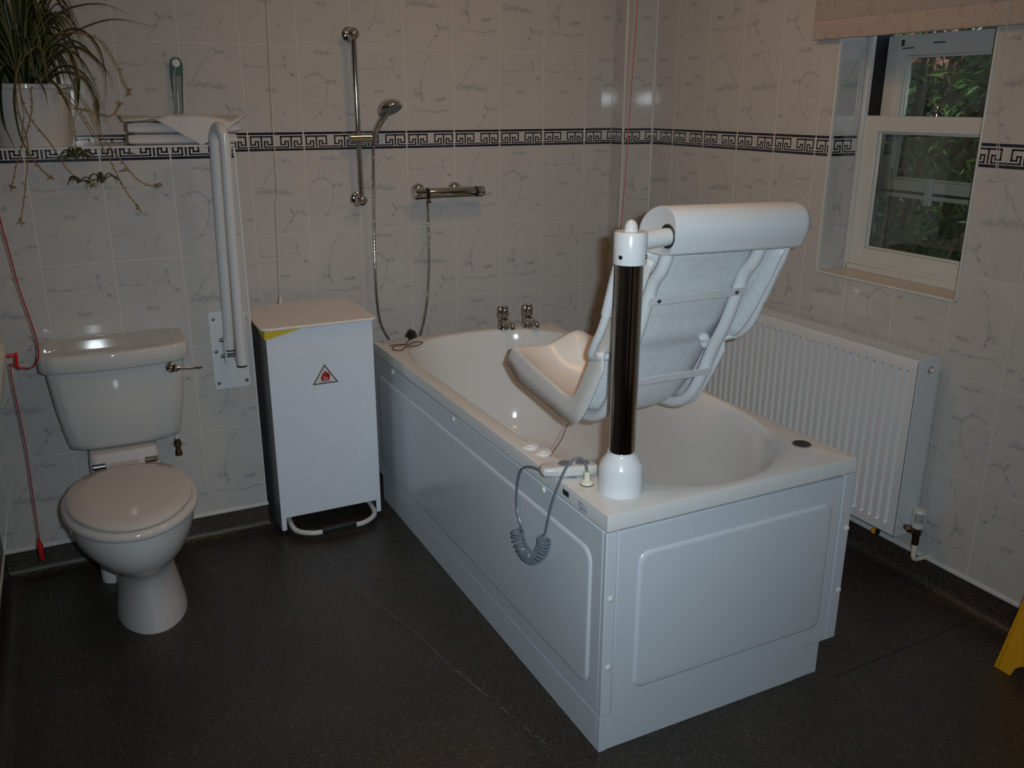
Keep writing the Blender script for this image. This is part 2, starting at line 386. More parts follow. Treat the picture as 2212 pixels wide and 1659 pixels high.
# left wall, rear wall, ceiling, floor
mb = MB(); mb.box((XL-.1, YF, -.02), (XL-.0005, YB, CEIL)); struct(mb.build('wall_left', 'wallpaint'))
mb = MB(); mb.box((XL-.1, YF-.1, -.02), (XR+.26, YF, CEIL)); struct(mb.build('wall_rear', 'ceiling'))
mb = MB(); mb.box((-.75, YF+.001, .001), (.15, YF+.04, 2.02)); struct(mb.build('added_door_1', 'bark'))  # unseen dark door, added to reflect as a dark stripe in the column
mb = MB(); mb.box((XL-.1, YF-.1, CEIL), (XR+.26, YB+.1, CEIL+.1)); struct(mb.build('ceiling', 'ceiling'))
mb = MB(); mb.box((XL-.1, YF-.1, -.1), (XR+.26, YB+.1, 0))
mb.tube([V(*p) for p in ((.02, -.06, .0004), (-.03, -.35, .0004), (-.1, -2.2, .0004))], .0012, 6, 2)
sc = crom([(-.345, 1.30, .0), (-.318, 1.16, 0), (-.285, .95, 0), (-.232, .745, 0), (-.185, .47, 0), (-.125, .19, 0), (-.10, .08, 0)], 10)
rn = random.Random(8)
for i in range(len(sc)-1):
    wd = .0022+.0035*abs(math.sin(i*1.7))*rn.random()
    if rn.random() < .15: continue
    a, b = sc[i], sc[i+1]; s = V(1, 0, 0)*wd; mb.poly([a-s+V(0, 0, .0004), a+s+V(0, 0, .0004), b+s+V(0, 0, .0004), b-s+V(0, 0, .0004)], 1)
mb.poly([V(.76, -.035, .0004), V(1.36, -.018, .0004), V(1.36, -.022, .0004), V(.76, -.039, .0004)], 2)
a = crom([(1.35, .27, 0), (1.356, .17, 0), (1.36, .07, 0)], 6)
for p, q in zip(a, a[1:]): mb.poly([p+V(-.002, 0, .0006), p+V(.002, 0, .0006), q+V(.002, 0, .0006), q+V(-.002, 0, .0006)], 1)
struct(mb.build('floor', ['floor', 'scuff', 'seam'], smooth=0, flip=False))
# coved skirting and the white strip above it
def skirting(name, path, nrm, tn):
    prof = [(0.0006, ZT-.008), (.003, ZT-.008)]+[(.003+.027*(1-math.cos(t)), .028*(1-math.sin(t))+.0012) for t in [pi/2*k/7 for k in range(8)]]
    prof += [(.045, .0008)]
    mb = MB()
    rings = []
    for (x, y), (nx, ny) in zip(path, nrm): rings.append([V(x+nx*d, y+ny*d, z) for d, z in prof])
    mb.loft(rings, 0, close=False); struct(mb.build(name, 'cove', flip=False, smooth=50))
    mb = MB()
    rings = []
    for (x, y), (nx, ny) in zip(path, nrm): rings.append([V(x+nx*d, y+ny*d, z) for d, z in ((.0005, ZT-.010), (.005, ZT-.010), (.006, ZT-.004), (.004, ZT+.003), (.0005, ZT+.004))])
    mb.loft(rings, 0, True); struct(mb.build(tn, 'trim'))
skirting('baseboard_back', [(XL, YX), (XBX, YX), (XBX, YB), (CBX, YB)], [(0, -1), (1, -1), (1, -1), (0, -1)], 'trim_5')
skirting('baseboard_right', [(XR, CBY), (XR, YF)], [(-1, 0), (-1, 0)], 'trim_6')
skirting('baseboard_left', [(XL, YF), (XL, YX)], [(1, 0), (1, 0)], 'trim_7')
# ------------------------------------------------------------------ window
mb = MB()
for a, b in (((XR-.004, WY1-.001, WZ0-.006), (XR+.003, WY1+.006, WZ1)), ((XR-.004, WY0-.006, WZ0-.006), (XR+.003, WY0+.001, WZ1)), ((XR-.004, WY0-.006, WZ0-.007), (XR+.003, WY1+.006, WZ0-.0005))): mb.box(a, b)
struct(mb.build('trim_8', 'trim', bevel=.0015))
mb = MB(); mb.box((XR-.001, WY0+.002, WZ0-.003), (XW+.01, WY1-.003, WZ0)); struct(mb.build('trim_9', 'sill'))
win = bpy.data.objects.new('window_1', None); C.objects.link(win); win.location = (XW, .54, WZ0); struct(win)
XS = 1.565; XU = 1.615      # lower sash and upper sash planes
mb = MB(); y0, y1 = WY0+.003, WY1-.003
mb.box((XW, y1-.012, WZ0), (XW+.10, y1, WZ1)); mb.box((XW, y0, WZ0), (XW+.10, y0+.012, WZ1)); mb.box((XW, y0, WZ1-.03), (XW+.10, y1, WZ1))
mb.box((XW, y1-.018, WZ0), (XW+.02, y1-.012, WZ1)); mb.box((XW, y0+.012, WZ0), (XW+.02, y0+.018, WZ1))
mb.box((XW, y0+.012, WZ0), (XW+.11, y1-.012, WZ0+.022)); mb.box((XW, y0+.018, WZ0+.022), (XW+.02, y1-.018, WZ0+.036))
mb.build('window_frame', 'frame', win, bevel=.002)
mb = MB(); mb.box((XW+.021, y1-.0195, 1.40), (XW+.0995, y1-.0121, WZ1-.031)); mb.box((XW+.021, y0+.0121, 1.40), (XW+.0995, y0+.0195, WZ1-.031)); mb.build('jamb_liner', 'jamb', win)
def sash(name, x, z0, z1, ya, yb, st, top, bot):
    mb = MB(); x0, x1 = x-.018, x+.018
    mb.box((x0, yb-st, z0), (x1, yb, z1)); mb.box((x0, ya, z0), (x1, ya+st, z1))
    mb.box((x0, ya+st, z1-top), (x1, yb-st, z1)); mb.box((x0, ya+st, z0), (x1, yb-st, z0+bot))
    s2 = .008
    mb.box((x-.006, yb-st-s2, z0+bot), (x+.010, yb-st, z1-top)); mb.box((x-.006, ya+st, z0+bot), (x+.010, ya+st+s2, z1-top))
    mb.box((x-.006, ya+st+s2, z1-top-s2), (x+.010, yb-st-s2, z1-top)); mb.box((x-.006, ya+st+s2, z0+bot), (x+.010, yb-st-s2, z0+bot+s2))
    o = mb.build(name, 'frame', win, bevel=.002)
    g = MB(); g.box((x+.000, ya+st+.002, z0+bot+.002), (x+.004, yb-st-.002, z1-top-.002)); g.build('glass_pane', 'glass', o)
    return o
ls = sash('lower_sash', XS, WZ0+.030, 1.500, .275, .810, .062, .052, .052)
us = sash('upper_sash', XU+.012, 1.228, 1.760, .275, .803, .075, .066, .060)
mb = MB(); mb.lathe([(.0, 0), (.022, 0), (.022, .008), (.017, .012), (.010, .014), (.008, .022), (.012, .025), (.012, .030), (0, .031)], (XS+.012, .545, 1.500)); mb.build('sash_catch', 'chrome', ls)
mb = MB(); mb.box((XS-.0195, .36, 1.715), (XS-.018, .40, 1.72))
mb = MB()
for i, yy in enumerate((.60, .72)): mb.box((XU-.0075, yy-.025, 1.728-.012*i), (XU-.0055, yy+.02, 1.732-.012*i))
mb.box((XU-.010, .735, 1.725), (XU-.0055, .745, 1.745)); mb.build('trickle_slot', 'dark', us)
mb = MB(); mb.box((XU-.0075, .29, 1.243), (XU-.0055, .79, 1.252)); mb.build('shadow_strip', 'dark', us)  # thin dark strip that paints in the shadow line on the bottom rail
mb = MB(); mb.box((XU-.02, .54, 1.21), (XU-.004, .565, 1.30)); mb.build('sash_catch', 'frame', us, bevel=.003)
# ------------------------------------------------------------------ outside
mb = MB(); mb.box((XR+.261, -6, -.4), (14, 12, -.3)); struct(mb.build('ground', 'earth'))
mb = MB(); mb.box((5.6, 3.7, -.3), (5.8, 9, 4.2)); o = tag(mb.build('garden_wall', 'brick'), 'pinkish brick wall glimpsed through the leaves outside the window', 'wall')
bush = thing('garden_shrub', 'dense dark green shrub with sunlit leaves outside the window', 'shrub', (3.0, 2.2, -.3))
mb = MB(); rn = random.Random(3)
for k in range(9):
    a = rn.random()*6.28; p0 = V(3.0+.1*math.cos(a), 2.2+.1*math.sin(a), -.3); p1 = V(3.0+.7*math.cos(a), 2.2+1.1*math.sin(a), 1.2+rn.random()); p2 = p1+V(.2*math.cos(a), .3*math.sin(a), .6)
    mb.tube(crom([p0, (p0+p1)/2+V(.1, 0, .1), p1, p2], 5), .014, 6)
mb.build('stem', 'bark', bush)
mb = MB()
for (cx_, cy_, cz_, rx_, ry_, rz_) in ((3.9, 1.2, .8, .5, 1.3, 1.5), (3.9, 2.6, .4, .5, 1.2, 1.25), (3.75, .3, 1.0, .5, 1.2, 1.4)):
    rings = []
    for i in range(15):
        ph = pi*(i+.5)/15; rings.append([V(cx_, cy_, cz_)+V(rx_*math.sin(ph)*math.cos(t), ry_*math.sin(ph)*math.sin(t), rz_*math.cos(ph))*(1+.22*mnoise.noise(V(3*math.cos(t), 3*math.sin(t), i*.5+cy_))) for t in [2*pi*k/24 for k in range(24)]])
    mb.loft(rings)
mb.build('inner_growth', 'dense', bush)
mb = MB()
for k in range(15000):
    t = rn.random()
    c = V(2.3+1.5*rn.random()**1.3, .0+4.4*rn.random(), -.1+2.9*rn.random())
    if mnoise.noise(c*2.3) < -.30: continue
    if c.z > 2.05 and rn.random() < .35: continue
    d = V(rn.gauss(-.5, .5), rn.gauss(0, .6), rn.gauss(-.2, .6)).normalized(); L_ = .035+.06*rn.random(); wv = d.cross(V(rn.gauss(0, 1), rn.gauss(0, 1), rn.gauss(0, 1))).normalized()*L_*.15
    n_ = d.cross(wv).normalized()*L_*.06
    ids = [mb.vert(c), mb.vert(c+d*L_*.45+wv+n_), mb.vert(c+d*L_), mb.vert(c+d*L_*.45-wv+n_)]
    mb.face((ids[0], ids[1], ids[2])); mb.face((ids[0], ids[2], ids[3]))
o = mb.build('foliage', 'hedge', bush, flip=False, smooth=0); o['kind'] = 'stuff'
# ------------------------------------------------------------------ blind and its chain
bl = thing('window_blind', 'pinkish marble-patterned fabric blind pulled up over the window', 'blind', (1.39, .42, 2.2))
mb = MB(); BX = 1.392
rings = []
for z in (1.752, 1.775, 1.800, 1.808, 1.812, 1.95, 2.10, 2.22):
    o_ = .0 if z not in (1.808,) else .003
    rings.append([V(BX-.004+o_, .935, z), V(BX-.004+o_, -.22, z), V(BX+.004, -.22, z), V(BX+.004, .935, z)])
mb.loft(rings); mb.build('fabric', 'blind', bl, bevel=.001)
mb = MB(); mb.tube([V(BX, .935, 1.752), V(BX, -.22, 1.752)], .006, 10); mb.build('bottom_bar', 'blind', bl)
mb = MB(); mb.box((1.36, -.24, 2.20), (1.412, .955, 2.26)); mb.build('headrail', 'trim', bl, bevel=.004)
mb = MB(); P1 = crom([(1.382, .215, 2.20), (1.384, .205, 1.74), (1.386, .165, 1.37), (1.388, .150, 1.17), (1.389, .157, 1.095), (1.389, .146, 1.075), (1.389, .137, 1.10), (1.389, .140, 1.17), (1.387, .172, 1.37), (1.386, .212, 1.74), (1.384, .222, 2.2)], 22)
mb.tube(P1, .0009, 5)
acc = 0
for a, b in zip(P1, P1[1:]):
    acc += (b-a).length
    if acc > .0095: acc = 0; mb.lathe([(0, -.002), (.0015, -.0014), (.0021, 0), (.0015, .0014), (0, .002)], b, seg=6)
mb.build('bead_chain', 'whitecord', bl)
# ------------------------------------------------------------------ ceiling lamp (outside the frame, lights the room warm)
def ceiling_lamp(x, y, lab, strength):
    lamp = thing('ceiling_lamp', lab, 'lamp', (x, y, CEIL), 'round ceiling lamps')
    mb = MB(); mb.lathe([(0, 0), (.15, 0), (.15, -.025), (0, -.025)], (x, y, CEIL-.001)); mb.build('base', 'trim', lamp)
    em = bpy.data.materials.new('lamp_glow'); em.use_nodes = True; en = em.node_tree; en.nodes.clear(); e_ = en.nodes.new('ShaderNodeEmission'); e_.inputs[0].default_value = (*LAMP_COLOR, 1); e_.inputs[1].default_value = strength
    oo = en.nodes.new('ShaderNodeOutputMaterial'); en.links.new(e_.outputs[0], oo.inputs[0])
    mb = MB(); mb.lathe([(.14, 0), (.138, -.015), (.12, -.035), (.09, -.048), (.05, -.056), (0.001, -.058)], (x, y, CEIL-.026)); mb.build('diffuser', em, lamp)
ceiling_lamp(.38, .85, 'round opal ceiling lamp above the bath', LAMP_A)
ceiling_lamp(-.25, .02, 'round opal ceiling lamp in the middle of the room', LAMP_B)

# ------------------------------------------------------------------ bath
L_, W_, H_ = 1.70, .777, .6507
bath = thing('bath', 'white panelled bathtub standing away from the walls under the lift seat', 'bathtub', (W_/2, L_/2, 0))
bx, by = .402, .85
def inside(x, y, s):
    a = .352-s
    dy = y-by
    if dy < 0: L0, be, n = .30, .515-s, 2.15
    else: L0, be, n = .46, .352-s, 2.4
    return (abs(x)/a)**n+(max(0, abs(dy)-L0)/be)**n < 1
def outline(th, s, z):
    c, d = math.cos(th), math.sin(th); lo, hi = 0, 1.2
    for _ in range(30):
        m_ = (lo+hi)/2
        if inside(c*m_, by+d*m_, s): lo = m_
        else: hi = m_
    return V(bx+c*lo, by+d*lo, z)
def rect(th, s, z):
    c, d = math.cos(th), math.sin(th); x0, x1, y0_, y1_ = s-bx, W_-s-bx, s-by, L_-s-by
    t = min((x1 if c > 0 else x0)/c if abs(c) > 1e-9 else 9, (y1_ if d > 0 else y0_)/d if abs(d) > 1e-9 else 9)
    return V(bx+c*t, by+d*t, z)
ths = [2*pi*k/120 for k in range(120)]+[math.atan2(Y-by, X-bx) % (2*pi) for X in (0, W_) for Y in (0, L_)]
ths += [t+e for t in ths[120:] for e in (-.012, .012)]
ths = sorted(set(ths))
rings = [[rect(t, s, z) for t in ths] for s, z in ((.003, H_-.0415), (0, H_-.040), (0, H_-.0035), (.001, H_-.001), (.0035, H_))]
rings += [[outline(t, s, z) for t in ths] for s, z in ((-.006, H_), (-.001, H_-.0015), (.004, H_-.006), (.008, H_-.015), (.016, .58), (.030, .48), (.048, .36), (.066, .29), (.088, .245), (.125, .215), (.18, .20), (.25, .195))]
mb = MB(); mb.loft(rings, 0, True, False, True)
tub = mb.build('tub', 'white', bath, smooth=35)
def rrect(x0, x1, z0, z1, r, n=6):
    out = []
    for cx, cz, a0 in ((x1-r, z1-r, 0), (x0+r, z1-r, pi/2), (x0+r, z0+r, pi), (x1-r, z0+r, 3*pi/2)):
        for k in range(n+1): a = a0+pi/2*k/n; out.append((cx+r*math.cos(a), cz+r*math.sin(a)))
    return out
PT = H_-.047
mb = MB()
mb.box((.033, .0015, .1015), (.742, .018, PT))
rr_ = []
for off, dpt in ((0, 0), (.002, -.003), (.006, -.0055), (.010, -.006)):
    rr_.append([V(x, .0015+dpt, z) for x, z in rrect(.092+off, .708-off, .157+off, .536-off, .028)])
mb.loft(rr_, 0, True, False, True)
mb.build('end_panel', 'panel', bath, bevel=.002)
mb = MB()
mb.box((.0005, .0005, .1015), (.031, .016, PT+.001)); mb.box((.0005, .0165, .1015), (.016, L_-.004, PT+.001))
rr_ = []
for off, dpt in ((0, 0), (.002, -.003), (.006, -.0055), (.010, -.006)):
    rr_.append([V(.0005+dpt, y, z) for y, z in rrect(.060+off, 1.64-off, .155+off, .536-off, .035)])
mb.loft(rr_, 0, True, False, True)
mb.build('side_panel', 'panel', bath, bevel=.002)
mb = MB(); mb.box((.7445, .0015, .1015), (.782, .016, PT+.001)); mb.box((.766, .0165, .1015), (.782, L_-.004, PT+.001)); mb.build('side_panel', 'panel', bath, bevel=.002)
mb = MB(); mb.box((.001, .002, 0), (.024, .018, .1)); mb.box((.001, .018, 0), (.016, L_-.05, .1)); mb.box((.0255, .004, 0), (.645, .018, .1)); mb.box((.6465, .006, .0), (.728, .02, .1)); mb.box((.714, .02, 0), (.728, L_-.05, .1)); mb.build('plinth', 'panel', bath, bevel=.001)
def disc(mb, o, ax, r, h, seg=24, m=0, dome=0): mb.lathe([(0, 0), (r, 0), (r*.98, h*.6), (r*.85, h), (0, h+dome)], o, ax, seg, m)
caps = [((0, .30, .597-.004), (-1, 0, 0)), ((0, .892, .593), (-1, 0, 0)), ((0, 1.466, .590), (-1, 0, 0)), ((.017, .0005, .433), (0, -1, 0)), ((.018, .0005, .244), (0, -1, 0)), ((.774, .0015, .444), (0, -1, 0)), ((.773, .0015, .255), (0, -1, 0))]
for p, ax in caps:
    mb = MB(); mb.lathe([(0, 0), (.0085, 0), (.0082, .002), (.0055, .005), (0, .006)], p, ax, 16); mb.build('screw_cap', 'white', bath)
for x, y in ((.040, .452), (.050, .398)):
    mb = MB(); mb.lathe([(0, 0), (.024, 0), (.024, .003), (.021, .006), (.014, .0055), (.013, .007), (.009, .0085), (0, .0085)], (x, y, H_)); mb.build('air_control', 'white', bath)
mb = MB(); mb.lathe([(0, 0), (.027, 0), (.027, .002), (.024, .0035), (.0235, .0015), (0, .0015)], (.713, .135, H_)); ov = mb.build('round_vent', 'chrome', bath)
mb = MB()
for k in range(-4, 5):
    h = math.sqrt(.021**2-(k*.0048)**2); mb.box((.713+k*.0048-.0012, .135-h, H_+.0014), (.713+k*.0048+.0012, .135+h, H_+.0030))
mb.build('grille', 'dark', ov)
mb = MB(); mb.box((-.0008, .174, .623), (0, .203, .637)); mb.build('indicator_label', 'dark', bath, bevel=.0002)
# small blue script emblem on the rim
mb = MB(); mb.box((-.0004, .083, .6125), (0, .131, .6375), 1)
def stroke(pts, r): mb.tube([V(-.0006, a, b) for a, b in [(p.x, p.y) for p in crom(pts, 6)]], r, 6, 0)
stroke([(.118, .633), (.123, .6365), (.127, .634), (.126, .630)], .0005)
stroke([(.108, .632), (.114, .635), (.121, .632), (.124, .626), (.121, .620), (.114, .619), (.111, .624), (.115, .626)], .0007)
stroke([(.122, .620), (.119, .616), (.123, .6145)], .0006)
stroke([(.110, .620), (.108, .624), (.106, .620), (.104, .624), (.102, .620), (.100, .624), (.098, .620), (.096, .624), (.094, .620), (.091, .623), (.088, .620)], .0005)
mb.build('emblem', ['logo', 'sticker'], bath)
# plug and chain on the far corner of the rim
pl = thing('bath_plug', 'black bath plug with a coiled chain on the far rim corner', 'plug', (.10, 1.60, H_))
mb = MB(); mb.lathe([(0, 0), (.014, 0), (.019, .018), (.021, .022), (.021, .026), (.006, .027), (.004, .036), (0, .037)], (.125, 1.63, H_+.0195), (.5, -.35, .55), 20); mb.build('stopper', 'black', pl)
mb = MB(); ch = crom([(.125, 1.625, H_+.015), (.10, 1.60, H_+.003), (.05, 1.585, H_+.003), (.03, 1.545, H_+.003), (.055, 1.52, H_+.003), (.085, 1.555, H_+.004), (.13, 1.555, H_+.003), (.165, 1.585, H_+.004), (.14, 1.60, H_+.005), (.10, 1.575, H_+.006), (.07, 1.60, H_+.005), (.035, 1.60, H_+.003)], 16)
for i, (a, b) in enumerate(zip(ch, ch[1:])):
    c = (a+b)/2; d = (b-a).normalized(); s = d.cross(V(0, 0, 1)).normalized() if i % 2 else V(0, 0, 1)
    ring = [c+d*.0034*math.cos(t)+s*.0019*math.sin(t) for t in [2*pi*k/8 for k in range(9)]]
    mb.tube(ring, .0006, 5)
mb.build('chain', 'brass', pl)
# taps
def tap(x, y, lab):
    t = thing('bath_tap', lab, 'tap', (x, y, H_), 'pair of chrome bath pillar taps')
    mb = MB(); mb.lathe([(0, 0), (.024, 0), (.024, .006), (.019, .012), (.016, .025), (.018, .038), (.014, .046), (0, .047)], (x, y, H_), seg=24)
    sp = crom([(x, y, H_+.03), (x, y-.035, H_+.036), (x, y-.075, H_+.030), (x, y-.088, H_+.014)], 6)
    mb.tube(sp, .011, 14, rr=[.015-.006*i/len(sp) for i in range(len(sp))]); mb.build('body', 'chrome', t)
    mb = MB(); n = 24
    rings = []
    for r, h in ((.012, .046), (.019, .050), (.0205, .058), (.0185, .092), (.014, .098), (0.001, .0985)):
        rings.append([V(x+(r*(1+.07*math.cos(k*pi)))*math.cos(2*pi*k/n), y+(r*(1+.07*math.cos(k*pi)))*math.sin(2*pi*k/n), H_+h) for k in range(n)])
    mb.loft(rings); mb.build('handle', 'chrome', t)
tap(.548, 1.655, 'left chrome pillar tap on the far rim of the bath')
tap(.652, 1.640, 'right chrome pillar tap on the far rim of the bath')
# ------------------------------------------------------------------ bath lift with seat
lift = thing('bath_lift_seat', 'white moulded bath lift seat hung from a polished column on the bath rim', 'bath lift', (.104, .108, H_))
px, py = .104, .108
mb = MB(); mb.lathe([(0, 0), (.054, 0), (.054, .003), (.0535, .0035), (.0535, .062), (.050, .072), (.036, .094), (.0335, .098), (.0335, .103), (0, .103)], (px, py, H_), seg=48); mb.build('base', 'cover', lift)
mb = MB(); mb.lathe([(0, .10), (.0315, .10), (.0315, .56), (0, .56)], (px, py, H_), seg=48); mb.build('column', 'pole', lift)
mb = MB(); mb.lathe([(0, 0), (.037, 0), (.0375, .002), (.0375, .066), (.035, .0715), (.0, .0725)], (px, py, 1.201), seg=48)
mb.lathe([(0, 0), (.017, 0), (.0145, .005), (.0142, .013), (.010, .022), (.004, .0255), (0, .026)], (px, py, 1.272), seg=24); col = mb.build('collar', 'cover', lift)
for a in (-2.75, -.98):
    d = V(math.cos(a), math.sin(a), 0); mb = MB(); disc(mb, V(px, py, 1.219)+d*.036, d, .0052, .003, 14, dome=.0005); mb.build('screw', 'screw', col)
mb = MB(); mb.tube([V(px+.028, py+.006, 1.2485), V(.228, py+.014, 1.2525)], .0205, 24); mb.build('arm', 'cover', lift)
# headrest roll / drive cover
prof = [(.232, 1.235), (.236, 1.256), (.222, 1.283), (.195, 1.304), (.165, 1.316), (.138, 1.319), (.112, 1.312), (.095, 1.295), (.089, 1.270), (.093, 1.248), (.103, 1.224), (.109, 1.213), (.120, 1.209), (.170, 1.205), (.215, 1.210), (.228, 1.218)]
cp = crom([(a, b) for a, b in prof+prof[:1]], 4)[:-1]; cy = sum(p.x for p in cp)/len(cp); cz = sum(p.y for p in cp)/len(cp)
def pring(x, s): return [V(x, cy+(p.x-cy)*s, cz+(p.y-cz)*s-(.008*(x-.21)/.4)) for p in cp]
mb = MB(); mb.loft([pring(.2145, .90), pring(.2130, .955), pring(.2135, .985), pring(.217, 1), pring(.600, 1), pring(.612, .975), pring(.620, .90), pring(.623, .75)]); mb.build('headrest_cover', 'cover', lift, smooth=50)
mb = MB(); mb.lathe([(.0225, 0), (.028, 0), (.028, .0012), (.0225, .0012), (.0225, 0)], (.2137, py+.0138, 1.2524), (-1, 0, 0), 28); mb.build('arm_bush', 'dark', lift)
# moulded shell
I_ = [(.873, .806), (.80, .791), (.715, .775), (.62, .760), (.548, .749), (.507, .757), (.474, .796), (.43, .870), (.388, .942), (.34, 1.025), (.29, 1.108), (.232, 1.205)]
O_ = [(.912, .745), (.845, .707), (.75, .695), (.64, .684), (.548, .673), (.487, .679), (.445, .715), (.390, .800), (.334, .897), (.268, .978), (.212, 1.07), (.152, 1.19)]
Ic, Oc = crom(I_, 5), crom(O_, 5); NS = len(Ic)
Kk = crom([(0, .05), (1, .35), (2, .62), (3, .78), (4, .84), (5, .84), (6, .78), (7, .66), (8, .60), (9, .52), (10, .44), (11, .40)], 5)
def shell_pt(i, t):
    a, b = V(0, Ic[i].x, Ic[i].y), V(0, Oc[i].x, Oc[i].y)
    k = Kk[i].y*(1-abs(t)**3.2)
    s = i/5.0
    if s < 2.6: k -= .62*math.exp(-((t-.10)/.30)**2)*math.cos(min(s/2.6, 1)*pi/2)**1.5; k += .10*math.exp(-((abs(t-.12)-.5)/.25)**2)*(1-s/2.6)
    if 8 < s < 8.9: k += .10*math.sin((s-8)/.9*pi)*(1-t**4)
    p = a.lerp(b, k); p.x = .400+.196*t; return p
mb = MB(); ts = [-1+2*j/22 for j in range(23)]
rings = []
for i in range(NS):
    a, b = V(0, Ic[i].x, Ic[i].y), V(0, Oc[i].x, Oc[i].y)
    kk = 1.0-.45*math.exp(-((i/5-8.1)/.16)**2)
    row = [a.lerp(b, kk)+V(.2005, 0, 0), a.lerp(b, .5)+V(.2005, 0, 0), a.lerp(b, .12)+V(.2005, 0, 0), a.lerp(b, .03)+V(.2025, 0, 0)]
    row += [shell_pt(i, t) for t in ts]
    row += [a.lerp(b, .03)+V(.5975, 0, 0), a.lerp(b, .12)+V(.5995, 0, 0), a.lerp(b, .5)+V(.5995, 0, 0), a.lerp(b, kk)+V(.5995, 0, 0)]
    rings.append(row)
first = rings[0]
lip1 = [p+V(0, .012*(1 if 3 < j < len(first)-4 else .2), -.004*(1 if 3 < j < len(first)-4 else 0)) for j, p in enumerate(first)]
lip2 = [V(p.x, max(p.y, .90)+.006, min(p.z, .785)-.035 if 3 < j < len(first)-4 else min(p.z-.002, .765)) for j, p in enumerate(lip1)]
rings = [lip2, lip1]+rings
mb.loft(rings, 0, close=False)
sh = mb.build('seat_shell', ['shell', 'gel'], lift, smooth=60, flip=False)
sol = sh.modifiers.new('thick', 'SOLIDIFY'); sol.thickness = .005; sol.offset = 0; sol.material_offset = 1
# frame tubes
TP = [(.155, 1.225), (.182, 1.165), (.215, 1.125), (.240, 1.065), (.272, .985), (.318, .900), (.352, .825), (.386, .762), (.425, .722), (.475, .698), (.535, .690), (.585, .688)]
for x in (.248, .532):
    mb = MB(); mb.tube(crom([(x, a, b) for a, b in TP], 5), .0168, 18); mb.build('back_tube', 'cover', lift)
AP = [(.190, 1.255), (.222, 1.180), (.246, 1.115), (.270, 1.045), (.292, .998), (.315, .962), (.333, .938), (.352, .920)]
AR = [(.168, 1.208), (.183, 1.165), (.203, 1.125), (.240, 1.046), (.268, .985), (.297, .948), (.326, .928)]
for x, xi, ap in ((.152, .25, AP[:-2]), (.622, .53, AR)):
    s = 1 if xi > x else -1
    path = [(x, a, b) for a, b in ap]+[(x+s*.008, .345, .922), (x+s*.035, .362, .911), (xi, .355, .905)]
    mb = MB(); mb.tube(crom(path, 6), .0112, 16); ar = mb.build('armrest', 'cover', lift)
    mb = MB(); mb.tube(crom([(x, a, b) for a, b in ap[:4]], 6), .0138, 16); mb.build('grip', 'cover', ar)
for z, y, hs in ((1.080, .2135, 1), (.834, .3255, 0)):
    R = Matrix.Rotation(math.radians(27), 3, 'X')
    mb = MB(); mb.box((-.152, -.0016, -.0125), (.150, .0016, .0125), 0, R, (.39, y, z))
    for k in (-1, 0, 1): mb.lathe([(0, 0), (.0022, 0), (.0022, .0004), (0, .0004)], V(.378+.017*k, y, z)+R @ V(0, -.0017, 0), R @ V(0, -1, 0), 10, 1)
    st = mb.build('cross_strap', ['cover', 'sticker'], lift, bevel=.0006)
    if hs:
        for xx in (.266, .508):
            mb = MB(); disc(mb, V(xx, y, z)+R @ V(0, -.0016, 0), R @ V(0, -1, 0), .0055, .003, 14, dome=.0008); mb.build('bolt', 'screw', st)
mb = MB(); mb.lathe([(0, 0), (.013, 0), (.013, .009), (.010, .010), (.010, .016), (.006, .022), (0, .024)], (.524, .342, .927), (-1, -.12, 0), 22); mb.build('pivot_knob', 'cover', lift)
# ------------------------------------------------------------------ hand control and coiled cord
hc = thing('hand_control', 'grey handset with round buttons and coiled cord beside the lift column', 'remote control', (.04, .25, H_))
A = V(-.030, .262, .668); B = V(.106, .222, .668); ax = (B-A).normalized(); sd = V(-ax.y, ax.x, 0)
mb = MB(); rings = []
for s, hw, hh in ((-.002, .012, .006), (.004, .021, .011), (.03, .026, .013), (.08, .027, .014), (.12, .028, .014), (.138, .022, .012), (.143, .012, .007)):
    c = A+ax*s; rings.append([c+sd*x*hw+V(0, 0, 1)*z*hh for x, z in ((-1, -.55), (-.8, -1), (.8, -1), (1, -.55), (1, .55), (.8, 1), (-.8, 1), (-1, .55))])
mb.loft(rings); hb = mb.build('body', 'handset', hc, smooth=45, bevel=.002)
for s in (.062, .106):
    c = A+ax*s+V(0, 0, .0135); mb = MB(); mb.lathe([(0, 0), (.018, 0), (.017, .002), (.009, .0035), (0, .004)], c, seg=24); mb.build('button', 'grey', hb)
mb = MB(); mb.lathe([(0, 0), (.019, 0), (.021, .004), (0, .004)], A+ax*.075+V(0, 0, -.0165), seg=24, sc=(1.2, 1)); mb.build('foot_pad', 'grey', hb)
mb = MB(); mb.lathe([(0, .001), (.0165, .001), (.017, .003), (.0135, .009), (.008, .012), (.0075, .026), (.0085, .027), (.008, .033), (0, .033)], (.049, .172, H_+.001), seg=22); pg = mb.build('plug', 'cream', hc)
mb = MB(); mb.lathe([(0, 0), (.0172, 0), (.0172, .0015), (0, .0015)], (.049, .172, H_+.0002), seg=22); mb.build('gasket', 'black', pg)
mb = MB()
p1 = crom([(-.030, .262, .668), (-.036, .30, .664), (-.034, .355, .638), (-.028, .392, .585), (-.024, .408, .52), (-.024, .398, .485), (-.022, .386, .462), (-.022, .384, .448)], 8)
cen = crom([(-.024, .402, .436), (-.025, .395, .414), (-.026, .368, .396), (-.027, .330, .392), (-.026, .294, .406), (-.025, .268, .432), (-.024, .256, .458), (-.024, .251, .480)], 14)
coil = []; turns = 17
